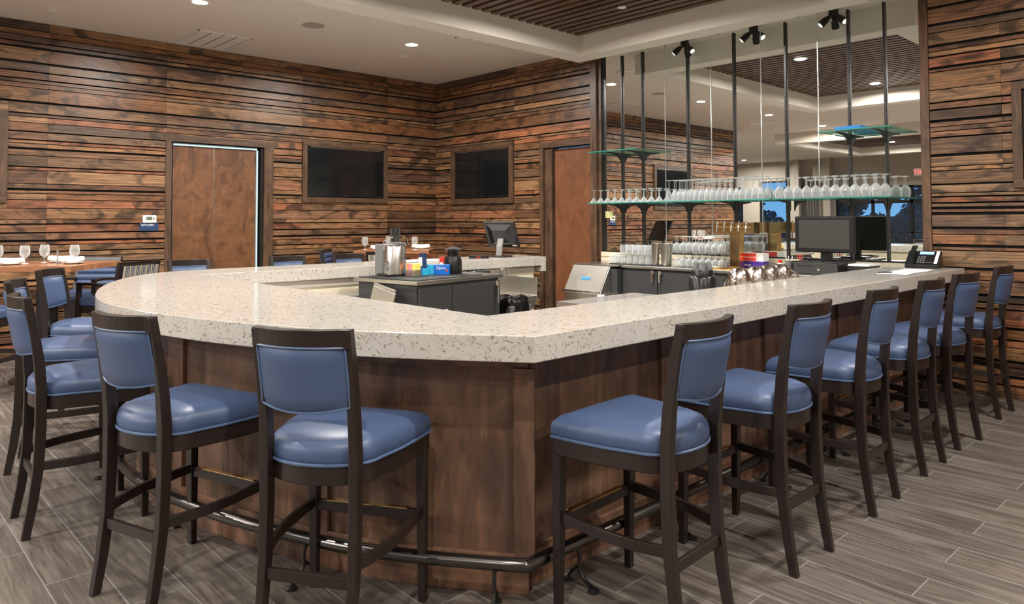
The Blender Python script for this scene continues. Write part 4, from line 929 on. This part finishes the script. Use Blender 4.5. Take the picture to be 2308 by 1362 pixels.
# telephone
ph = empty('telephone', (7.23, -0.17, 1.068), 0.10); tag(ph, 'black desk telephone at the far end of the straight counter', 'telephone')
b = MB().add([(-0.13, -0.11, 0.0), (0.13, -0.11, 0.0), (0.13, 0.09, 0.0), (-0.13, 0.09, 0.0), (-0.13, -0.11, 0.03), (0.13, -0.11, 0.03), (0.13, 0.07, 0.145), (-0.13, 0.07, 0.145)],
             [(0, 3, 2, 1), (4, 5, 6, 7), (0, 1, 5, 4), (1, 2, 6, 5), (2, 3, 7, 6), (3, 0, 4, 7)]).build('base', M_blackpl, ph, bevel=0.006)
def onface(u, v, d=0.002):   # v 0..1 up the slope
    return (u, -0.11 + 0.18 * v - d * 0.5, 0.03 + 0.115 * v + d)
def facequad(u0, u1, v0, v1, d=0.003): return [onface(u0, v0, d), onface(u1, v0, d), onface(u1, v1, d), onface(u0, v1, d)]
MB().add(facequad(-0.035, 0.075, 0.72, 0.90), [(0, 1, 2, 3)]).build('display', M_phoneled, ph)
kk = MB()
for r_ in range(4):
    for c_ in range(3): kk.add(facequad(-0.04 + 0.022 * c_, -0.025 + 0.022 * c_, 0.10 + 0.13 * r_, 0.19 + 0.13 * r_), [(0, 1, 2, 3)])
for c_ in range(3): kk.add(facequad(0.03 + 0.02 * c_, 0.043 + 0.02 * c_, 0.12, 0.18), [(0, 1, 2, 3)])
kk.build('keypad', M_greypl, ph); MB().add(facequad(0.092, 0.118, 0.08, 0.95), [(0, 1, 2, 3)]).build('speed_dial_strip', M_white, ph)
hs = MB().loft([[(x - 0.022, y - 0.0, z), (x + 0.022, y, z), (x + 0.022, y + d_, z + d_ * 0.6), (x - 0.022, y + d_, z + d_ * 0.6)] for x, y, z, d_ in ((-0.085, -0.12, 0.035, 0.03), (-0.085, -0.10, 0.070, 0.018), (-0.085, 0.0, 0.135, 0.018), (-0.085, 0.06, 0.165, 0.034), (-0.085, 0.075, 0.17, 0.03))]).build('handset', M_blackpl, ph, True, bevel=0.006)
MB().box(-0.115, -0.055, -0.13, 0.06, 0.0, 0.012).build('foot_stand', M_blackpl, ph)
cc = MB().tube([(7.10 + 0.01 * math.cos(k * 1.2), -0.26 - 0.06 * math.sin(k / 40 * PI), 1.078 + 0.008 * math.sin(k * 1.2)) for k in range(40)], 0.003, 5)
# paper and pen on counter
for i, (x, y, r_, lb) in enumerate([(7.285, -0.55, 0.10, 'printed paper sheet nearest the telephone'), (7.30, -0.80, -0.05, 'printed paper sheet, middle of the loose row on the counter'), (7.31, -1.08, 0.12, 'printed paper sheet under the black pen')]):
    o = MB().box(-0.108, 0.108, -0.14, 0.14, 0, 0.0008).build('paper_sheet', M_paper); o.location = (x, y, 1.0672 + 0.0009 * (i + 1)); o.rotation_euler = (0, 0, r_); tag(o, lb, 'paper', 'papers on the straight counter')
pn = empty('pen', (7.24, -1.10, 1.0755), 0.9); tag(pn, 'black pen lying on the paper sheets', 'pen')
MB().tube([(-0.06, 0, 0), (0.05, 0, 0)], 0.0055, 8).build('barrel', M_blackpl, pn, True); MB().tube([(0.05, 0, 0), (0.066, 0, 0)], [0.005, 0.0015], 8).build('tip', M_steel, pn, True); MB().box(-0.058, -0.02, -0.002, 0.002, 0.005, 0.008).build('clip', M_steel, pn)

# pitchers upturned on the inner ledge
led = tag(MB().box(6.62, 6.945, -3.75, -1.65, 0.93, 0.945).box(6.62, 6.635, -3.75, -1.65, 0.945, 0.97).box(6.64, 6.68, -3.70, -3.66, 0, 0.93).box(6.64, 6.68, -1.74, -1.70, 0, 0.93).box(6.90, 6.94, -3.70, -3.66, 0, 0.93).box(6.90, 6.94, -1.74, -1.70, 0, 0.93).build('drainboard', M_steelsheet), 'stainless drainboard inside the straight side of the bar', 'drainboard')
pc = None
for i, y in enumerate((-2.50, -2.26, -2.08, -1.88)):
    if pc is None:
        pc = empty('water_pitcher')
        MB().lathe([(0.080, 0.0), (0.083, 0.02), (0.083, 0.11), (0.076, 0.16), (0.058, 0.195), (0.035, 0.208), (0.0001, 0.210)], 28).build('body', M_hammer, pc, True)
        MB().tube([(-0.02, -0.078, 0.17), (-0.03, -0.13, 0.14), (-0.035, -0.155, 0.08), (-0.03, -0.15, 0.03), (-0.01, -0.085, 0.02)], 0.008, 8).build('handle', M_chrome, pc, True)
        pk = kidtree(pc); o = pc
    else: o = copy_tree(pc, pk)
    o.location = (6.765, y, 0.9455); o.rotation_euler = (0, 0, 0.1 * i if i == 0 else 1.7); tag(o, 'upturned hammered steel pitcher behind the counter, %s of four from the left' % ORD[i], 'pitcher', 'upturned steel pitchers')
t = empty('carafe_stack', (6.738, -2.93, 0.9455)); tag(t, 'black ribbed blender jar turned upside down behind the counter', 'blender jar')
MB().lathe([(0.095, 0.0), (0.098, 0.02), (0.090, 0.16), (0.080, 0.175), (0.073, 0.178), (0.070, 0.21), (0.066, 0.216), (0.0001, 0.216)], 28).build('jar_body', M_blackpl, t, True)
for k in range(4):
    a = k * PI / 2 + 0.5; MB().lathe([(0.024, 0.216), (0.018, 0.262), (0.0001, 0.264)], 12, (0.040 * math.cos(a), 0.040 * math.sin(a), 0)).build('jar_foot', M_greypl, t, True)
t = empty('ice_bin', (6.60, -3.45, 0)); tag(t, 'stainless ice bin with clear sliding cover behind the counter', 'ice bin')
MB().box(-0.35, 0.0, -0.42, 0.40, 0.3, 0.92).build('bin_body', M_steelsheet, t, bevel=0.005); MB().box(-0.33, -0.02, -0.40, 0.38, 0.93, 0.985).build('sliding_cover', M_acrylic, t)
for sx in (-0.33, -0.02):
    for sy in (-0.39, 0.37): MB().box(sx - 0.015, sx + 0.015, sy - 0.015, sy + 0.015, 0, 0.3).build('leg', M_steel, t)

# ------------------------------------------------------------------ island cooler and things on it
IZ = 0.985; IR = math.radians(8)
isl = empty('island_cooler', (4.47, -3.62, 0), IR)     # origin at near corner; local -x and +y
tag(isl, 'charcoal two-door cooler island with steel top inside the bar', 'cooler')
MB().box(-0.76, -0.02, 0.02, 1.08, 0.08, IZ - 0.035).build('body', M_cooler, isl)
MB().box(-0.72, -0.06, 0.06, 1.04, 0, 0.08).build('plinth', M_frameblack, isl)
MB().box(-0.80, 0.01, -0.01, 1.12, IZ - 0.032, IZ).build('steel_top', M_steel, isl, bevel=0.004)
for a, b in ((0.03, 0.42), (0.43, 1.07)):
    dd = MB().box(-0.018, 0.006, a, b, 0.10, IZ - 0.06).build('door', M_cooler, isl, bevel=0.003)
    if b > 1: MB().box(0.006, 0.035, 0.99, 1.04, IZ - 0.10, IZ - 0.05).box(0.03, 0.048, 1.0, 1.024, IZ - 0.26, IZ - 0.06).build('latch_handle', M_chrome, dd, bevel=0.003)
    else: MB().tube([(0.006, 0.34, 0.70), (0.025, 0.34, 0.69), (0.028, 0.34, 0.60)], 0.035, 16).build('vent_elbow', M_steelsheet, dd, True)
def il(u, v, z=IZ): return (4.47 + u * math.cos(IR) - v * math.sin(IR), -3.62 + u * math.sin(IR) + v * math.cos(IR), z)
mt = MB().box(-0.76, -0.03, 0.02, 0.86, 0, 0.008).build('bar_mat', M_matblack); mt.location = il(0, 0, IZ + 0.0005); mt.rotation_euler = (0, 0, IR); tag(mt, 'black rubber mat covering the steel island top', 'mat')
IM = IZ + 0.009
ju = empty('juicer', il(-0.57, 0.28, IM), IR - 0.2); tag(ju, 'steel and grey juicer with tall clear feed tube on the island', 'juicer')
MB().loft([[(-0.10, -0.125, z), (0.10, -0.125, z), (0.11, 0.03, z), (0.09, 0.13, z), (-0.09, 0.13, z), (-0.11, 0.03, z)] for z in (0, 0.02)]).build('base', M_blackpl, ju, bevel=0.004)
MB().lathe([(0.098, 0.02), (0.098, 0.26), (0.094, 0.268), (0.0001, 0.268)], 28, (0.0, 0, 0)).build('motor_body', M_steel, ju, True)
MB().loft([[(-0.20, -0.10, z), (-0.085, -0.085, z), (-0.085, 0.085, z), (-0.20, 0.10, z)] for z in (0.0, 0.28)]).build('pulp_bin', M_greypl, ju, bevel=0.012)
MB().lathe([(0.100, 0.268), (0.103, 0.285), (0.092, 0.297), (0.050, 0.302), (0.0001, 0.302)], 28).build('clear_lid', M_acrylic, ju, True)
MB().lathe([(0.044, 0.300), (0.047, 0.43), (0.044, 0.43), (0.041, 0.304)], 24).build('feed_tube', M_smoke, ju, True)
MB().tube([(0.0, -0.118, 0.24), (0.0, -0.120, 0.31), (0.02, -0.06, 0.345), (0.03, 0.05, 0.36), (0.03, 0.11, 0.33), (0.03, 0.12, 0.28)], 0.005, 8).build('locking_arm', M_chrome, ju, True)
MB().lathe([(0.0001, 0), (0.014, 0), (0.014, 0.01), (0.0001, 0.012)], 14).build('power_knob', M_chrome, ju).matrix_local = Matrix.Translation((0.02, -0.097, 0.12)) @ Matrix.Rotation(PI / 2, 4, 'X')
MB().box(0.0, 0.035, -0.105, -0.09, 0.05, 0.085).build('switch', M_greypl, ju, bevel=0.003)
# sweetener caddies, canister, cartons
t = empty('sweetener_caddy', il(-0.39, 0.325, IM), IR); tag(t, 'clear caddy of pink, orange and yellow sweetener packets on the island', 'caddy')
MB().box(-0.05, 0.075, -0.04, 0.04, 0, 0.004).box(-0.05, -0.047, -0.04, 0.04, 0, 0.06).box(0.072, 0.075, -0.04, 0.04, 0, 0.06).box(-0.05, 0.075, -0.04, -0.037, 0, 0.06).build('holder', M_acrylic, t)
for a, b, mm_ in ((-0.046, -0.02, M_orange), (-0.018, 0.025, M_pink), (0.027, 0.07, M_yellow)): MB().box(a, b, -0.033, 0.033, 0.005, 0.115).build('packets', mm_, t, bevel=0.002)
t = empty('syrup_canister', il(-0.41, 0.475, IM + 0.062), IR); tag(t, 'dark blue canister with white label on a pale blue carton', 'canister')
MB().lathe([(0.0001, 0), (0.034, 0), (0.034, 0.115), (0.030, 0.12), (0.0001, 0.12)], 20).build('body', M_sign, t, True); MB().lathe([(0.035, 0.118), (0.035, 0.138), (0.0001, 0.138)], 20).build('lid', M_navy, t, True)
MB().box(-0.020, 0.020, -0.0365, -0.030, 0.02, 0.10).build('paper_label', M_paper, t)
carton('sugar_carton', *il(-0.41, 0.475, IM)[:2], IM, 0.075, 0.08, 0.061, M_cyan, 'pale blue carton under the dark blue canister', IR, band=(0.1, 0.4, M_bluebox))
zb = empty('food_bag_box', il(-0.345, 0.605, IM), IR + 0.62); tag(zb, 'blue food bag carton lettered Ziploc between canister and blender base', 'box')
MB().box(-0.105, 0.105, -0.045, 0.045, 0, 0.09).build('carton', M_bluebox, zb, bevel=0.002); MB().box(-0.105, -0.035, -0.0458, 0.0458, 0.002, 0.088).build('printed_band', M_cyan, zb)
MB().box(0.078, 0.098, -0.0462, -0.045, 0.030, 0.050).build('count_badge', M_red, zb); text('Ziploc', 0.036, M_white, zb, (-0.012, -0.0465, 0.052), (PI / 2, 0, 0))
t = empty('red_snack_box', il(-0.47, 0.80, IM), IR); tag(t, 'narrow red box standing behind the blender base', 'box')
MB().box(-0.03, 0.03, -0.02, 0.02, 0, 0.15).build('carton', M_red, t, bevel=0.002); MB().box(-0.02, 0.02, -0.0212, -0.0195, 0.04, 0.10).build('printed_band', M_white, t)
bl = empty('blender_base', il(-0.33, 0.79, IM), 0.4); tag(bl, 'black blender motor base without its jug on the island', 'blender')
MB().lathe([(0.082, 0), (0.086, 0.02), (0.082, 0.12), (0.068, 0.16), (0.055, 0.165), (0.0001, 0.165)], 26).build('motor_housing', M_blackpl, bl, True)
for k in range(4):
    a = k * PI / 2; MB().box(-0.014, 0.014, 0.030, 0.052, 0.16, 0.21).build('jug_lug', M_blackpl, bl).rotation_euler = (0, 0, a)
MB().lathe([(0.04, 0.205), (0.078, 0.225), (0.080, 0.232), (0.045, 0.24), (0.03, 0.25), (0.0001, 0.252)], 26).build('drip_cover', M_smoke, bl, True)
# leaning steel panels beside island
for i, (dx, dz) in enumerate(((0.0, 0.0), (-0.07, 0.02))):
    o = MB().box(-0.16, 0.16, -0.012, 0.012, 0, 0.46).build('steel_pan', M_steelsheet, None, bevel=0.006); o.location = (4.14 + dx + 0.01, -3.84 + 0.05 * i, 0.465 + dz); o.rotation_euler = (math.radians(-10), math.radians(8), 0)
    tag(o, '%s steel sheet pan leaning on the end of the island' % ('front' if i == 0 else 'rear'), 'pan', 'steel pans leaning on the island')
# supporting bottle well below the pans and the bar sink run
t = empty('speed_rail', (4.05, -3.86, 0)); tag(t, 'stainless trough before the island, carrying the steel pans', 'trough')
MB().box(-0.25, 0.30, -0.10, 0.12, 0.42, 0.465).build('tray', M_steelsheet, t); MB().box(-0.23, -0.20, -0.08, 0.10, 0, 0.42).box(0.25, 0.28, -0.08, 0.10, 0, 0.42).build('legs', M_steel, t)
t = empty('bar_sink_run', (3.70, -4.38, 0)); tag(t, 'dark stainless sink unit against the cream inner wall', 'sink')
MB().box(-0.24, 0.22, -0.66, 0.38, 0.72, 0.80).build('basin_rim', M_steelsheet, t, bevel=0.004); MB().box(-0.20, 0.18, -0.62, 0.34, 0.45, 0.72).build('basin', M_cooler, t)
MB().box(-0.22, -0.19, -0.64, -0.61, 0, 0.72).box(0.17, 0.20, -0.64, -0.61, 0, 0.72).box(-0.22, -0.19, 0.33, 0.36, 0, 0.72).box(0.17, 0.20, 0.33, 0.36, 0, 0.72).build('legs', M_steel, t)
tag(MB().tube([(3.76, -3.44, 0.985), (3.74, -3.50, 0.93), (3.74, -3.56, 0.84), (3.70, -3.63, 0.815), (3.66, -3.90, 0.815)], 0.017, 10).build('drain_hose', M_greypl, None, True), 'grey hose hanging down from the island edge into the sink', 'hose')
# outlets and devices on the cream wall
t = empty('wall_outlet', (3.4405, -4.28, 0.90)); tag(t, 'cream double outlet with plugged cords on the inner bar wall', 'outlet')
MB().box(0, 0.006, -0.065, 0.065, -0.045, 0.045).build('plate', M_cream, t, bevel=0.002); MB().box(0.006, 0.035, 0.005, 0.03, -0.015, 0.01).build('plug', M_blackpl, t, bevel=0.003)
MB().tube([(0.035, 0.018, 0), (0.06, 0.05, -0.02), (0.06, 0.12, -0.06), (0.03, 0.16, -0.10)], 0.004, 6).build('cord', M_blackpl, t, True)
t = empty('wall_outlet', (3.4405, -1.82, 0.885)); tag(t, 'grey steel outlet plate above the hand sink', 'outlet')
MB().box(0, 0.006, -0.055, 0.055, -0.035, 0.035).build('plate', M_rail, t, bevel=0.002); MB().box(0.006, 0.009, -0.03, 0.03, -0.02, 0.02).build('socket', M_blackpl, t)
t = empty('towel_dispenser', (3.4525, -2.12, 0.835)); tag(t, 'dark rounded towel dispenser on the inner wall left of the sink', 'dispenser')
MB().loft([[(0, -0.13 * k, z), (0.12, -0.13 * k, z), (0.12, 0.13 * k, z), (0, 0.13 * k, z)] for k, z in ((1, 0), (1, 0.09), (0.92, 0.115), (0.78, 0.125))]).build('cover', M_cooler, t, bevel=0.012); MB().box(0.12, 0.123, -0.05, 0.05, 0.02, 0.06).build('window', M_smoke, t)
tag(MB().box(3.4405, 3.442, -2.42, -2.30, 0.905, 0.93).build('tape_strip', M_tape), 'blue tape strip on the inner wall beside the blender', 'tape')
# hand sink
hs_ = empty('hand_sink', (3.46, -1.80, 0)); tag(hs_, 'stainless hand sink with gooseneck tap on the inner bar wall', 'sink')
MB().box(0.0, 0.02, -0.20, 0.18, 0.67, 0.885).build('back_splash', M_steelsheet, hs_, bevel=0.004)
MB().box(0.02, 0.44, 0.165, 0.18, 0.66, 0.875).build('side_splash', M_steelsheet, hs_, bevel=0.004)
MB().box(0.02, 0.46, -0.20, -0.17, 0.64, 0.69).box(0.02, 0.46, 0.14, 0.165, 0.64, 0.69).box(0.02, 0.08, -0.17, 0.14, 0.64, 0.69).box(0.42, 0.46, -0.17, 0.14, 0.64, 0.69).build('rim', M_steelsheet, hs_, bevel=0.004)
MB().loft([[(0.05 + k, -0.18 + k, z), (0.44 - k, -0.18 + k, z), (0.44 - k, 0.15 - k, z), (0.05 + k, 0.15 - k, z)] for k, z in ((0, 0.645), (0.01, 0.56), (0.06, 0.52))]).build('bowl', M_steelsheet, hs_, True)
MB().tube([(0.06, -0.02, 0.68), (0.06, -0.02, 0.90), (0.065, -0.01, 0.95), (0.10, 0.0, 0.975), (0.145, 0.01, 0.95), (0.15, 0.012, 0.89)], 0.010, 10).build('faucet', M_chrome, hs_, True)
MB().tube([(0.25, -0.02, 0.53), (0.25, -0.02, 0.35), (0.0, -0.02, 0.33)], 0.02, 10).build('drain_pipe', M_chrome, hs_, True)
# bin with black bag
tb = empty('waste_bin', (4.12, -2.22, 0)); tag(tb, 'waste bin lined with a gathered shiny black bag', 'bin')
MB().loft([[(-k, -k, z), (k, -k, z), (k, k, z), (-k, k, z)] for k, z in ((0.12, 0), (0.145, 0.66))]).build('bucket', M_greypl, tb, bevel=0.01)
bg_ = MB(); rings = []
for z, k in ((0.40, 0.16), (0.55, 0.17), (0.66, 0.175), (0.72, 0.172), (0.735, 0.160), (0.70, 0.145), (0.60, 0.13)):
    rings.append([((k + 0.012 * math.sin(9 * a + z * 14) + 0.006 * math.sin(23 * a)) * math.cos(a), (k + 0.012 * math.sin(9 * a + z * 14)) * math.sin(a), z + 0.012 * math.sin(5 * a)) for a in [2 * PI * i / 48 for i in range(48)]])
bg_.loft(rings, caps=False).build('bin_liner', plain('black_bag', (0.006, 0.006, 0.006), 0.18), tb, True)

# ------------------------------------------------------------------ point-of-sale terminal on far leg, papers
ps = empty('pos_terminal', (3.20, -1.52, 1.068), math.radians(200)); tag(ps, 'black tilted touchscreen terminal on grey stand, far end of the bar', 'terminal')
# local -y faces the user
MB().box(-0.11, 0.11, -0.10, 0.10, 0, 0.018).build('foot', M_blackpl, ps, bevel=0.004)
MB().loft([[(-0.035, y - 0.012, z), (0.035, y - 0.012, z), (0.035, y + 0.012, z), (-0.035, y + 0.012, z)] for y, z in ((0.03, 0.018), (0.02, 0.12), (-0.03, 0.24))]).build('stand', M_standgrey, ps, bevel=0.003)
hd_ = empty('screen_head', (0, -0.03, 0.24), 0, ps); hd_.rotation_euler = (math.radians(-28), 0, 0)
MB().box(-0.20, 0.20, -0.030, -0.004, -0.15, 0.18).build('casing', M_blackpl, hd_, bevel=0.006)
MB().loft([[(-0.17, -0.005, -0.12), (0.17, -0.005, -0.12), (0.17, -0.005, 0.15), (-0.17, -0.005, 0.15)], [(-0.09, 0.035, -0.07), (0.09, 0.035, -0.07), (0.09, 0.035, 0.09), (-0.09, 0.035, 0.09)]]).build('rear_shell', M_blackpl, hd_, bevel=0.004)
MB().box(-0.18, 0.18, -0.0315, -0.0295, -0.13, 0.16).build('screen', M_screen, hd_)
MB().box(-0.17, -0.11, -0.004, -0.0025, -0.135, -0.12).build('rating_label', M_white, hd_)
t = empty('card_reader', (3.22, -1.86, 1.068), 0.8); tag(t, 'flat black card printer beside the tilted terminal', 'card reader')
MB().box(-0.11, 0.11, -0.06, 0.06, 0, 0.035).build('case', M_blackpl, t, bevel=0.006); MB().box(-0.03, 0.02, -0.061, -0.0595, 0.01, 0.018).build('status_label', M_red, t)
for i, (x, y) in enumerate(((3.15, -2.55), (3.25, -2.78), (3.12, -2.95))):
    o = MB().box(-0.11, 0.11, -0.15, 0.15, 0, 0.004).build('paper_sheet', M_paper); o.location = (x, y, 1.0678 + 0.0042 * i); o.rotation_euler = (0, 0, 0.3 * i - 0.2); tag(o, 'paper sheets on the far leg of the bar behind the cartons, %s' % ('far', 'middle', 'near')[i], 'paper', 'papers on the far counter')

# ------------------------------------------------------------------ high tables with settings
TZ = 1.09
def table(T, lb, rz, hx=0.45, hy=0.43):
    t = empty('high_table', (T[0], T[1], 0), rz); tag(t, lb, 'table', 'wooden high tables')
    m = MB()
    for k in range(8):
        a = -hy + 2 * hy * k / 8; m.box(-hx, hx, a, a + 2 * hy / 8, TZ - 0.048, TZ)
    m.build('tabletop', M_tabletop, t)
    MB().box(-0.065, 0.065, -0.065, 0.065, 0.03, TZ - 0.05).build('column', M_iron, t)
    MB().box(-0.25, 0.25, -0.25, 0.25, TZ - 0.062, TZ - 0.0485).build('mount_plate', M_iron, t)
    MB().lathe([(0.30, 0.0), (0.30, 0.012), (0.10, 0.035), (0.07, 0.05), (0.0001, 0.05)], 32).build('base', M_iron, t, True)
table(T1, 'wooden high table with white napkin settings at the far left', TR, hx=0.47)
table(T2, 'distant wooden high table near the room corner, partly behind the juicer', TR, hx=0.50)
TWG = [(0.033, 0.0), (0.032, 0.003), (0.007, 0.007), (0.004, 0.015), (0.004, 0.045), (0.012, 0.052), (0.036, 0.075), (0.044, 0.105), (0.042, 0.14), (0.034, 0.175), (0.0325, 0.175), (0.0405, 0.14), (0.042, 0.105), (0.034, 0.078), (0.006, 0.056)]
g0 = None
tg = [(0.52, -5.80, 'on the nearer high table at the left edge of photo'), (0.93, -5.70, 'on the nearer high table left of the clear holder'), (1.14, -5.60, 'on the nearer high table right of the clear holder'), (1.36, -5.35, 'on the nearer high table at its right side'),
      (0.80, -1.82, 'on the distant high table, leftmost there'), (0.62, -1.32, 'on the distant high table behind the juicer tube'), (1.20, -1.28, 'on the distant high table right of the juicer tube')]
tg[0] = (0.99, -5.98, tg[0][2]); tg[1] = (1.20, -5.80, tg[1][2]); tg[2] = (1.10, -5.62, tg[2][2]); tg[3] = (1.36, -5.42, tg[3][2])
for x, y, lb in tg:
    if g0 is None: g0 = MB().lathe(TWG, 24).build('wine_glass', M_glass, None, True); o = g0
    else: o = g0.copy(); COL.objects.link(o)
    o.location = (x, y, TZ + 0.0005); tag(o, 'upright wine glass ' + lb, 'glass', 'wine glasses on the high tables')
p0 = None; n0 = None
for x, y, a, lb in [(1.29, -5.93, 0.80, 'front left of the nearer high table'), (1.20, -5.50, 0.75, 'middle of the nearer high table'), (1.52, -5.47, 2.2, 'right side of the nearer high table'),
                    (0.98, -1.70, 0.8, 'left side of the distant high table'), (1.12, -1.12, 0.8, 'right side of the distant high table')]:
    if p0 is None:
        p0 = MB().lathe([(0.0001, 0.0), (0.06, 0.0), (0.095, 0.012), (0.097, 0.015), (0.06, 0.005), (0.0001, 0.004)], 28).build('plate', M_china, None, True); o = p0
        n0 = MB().tube([(-0.125, 0, 0.004), (-0.12, 0, 0), (-0.06, 0, 0.001), (0, 0, -0.002), (0.06, 0, 0.001), (0.12, 0, 0), (0.127, 0, 0.003)], [0.016, 0.026, 0.024, 0.025, 0.024, 0.027, 0.018], 14).build('napkin_roll', M_cloth, None, True); n_ = n0
    else:
        o = p0.copy(); COL.objects.link(o); n_ = n0.copy(); COL.objects.link(n_)
    o.location = (x, y, TZ + 0.0005); n_.location = (x, y, TZ + 0.041); n_.rotation_euler = (0, 0, a)
    tag(o, 'white side plate, ' + lb, 'plate', 'side plates on the high tables'); tag(n_, 'rolled white napkin on its plate, ' + lb, 'napkin', 'napkins on the high tables')
hp = tl(T1, 0.12, -0.05)
tag(MB().box(-0.022, 0.022, -0.004, 0.004, 0, 0.13).box(-0.03, 0.03, -0.025, 0.025, 0, 0.006).build('menu_holder', M_acrylic), 'clear upright card holder on the nearer high table', 'holder').location = (hp[0], hp[1], TZ + 0.0005)
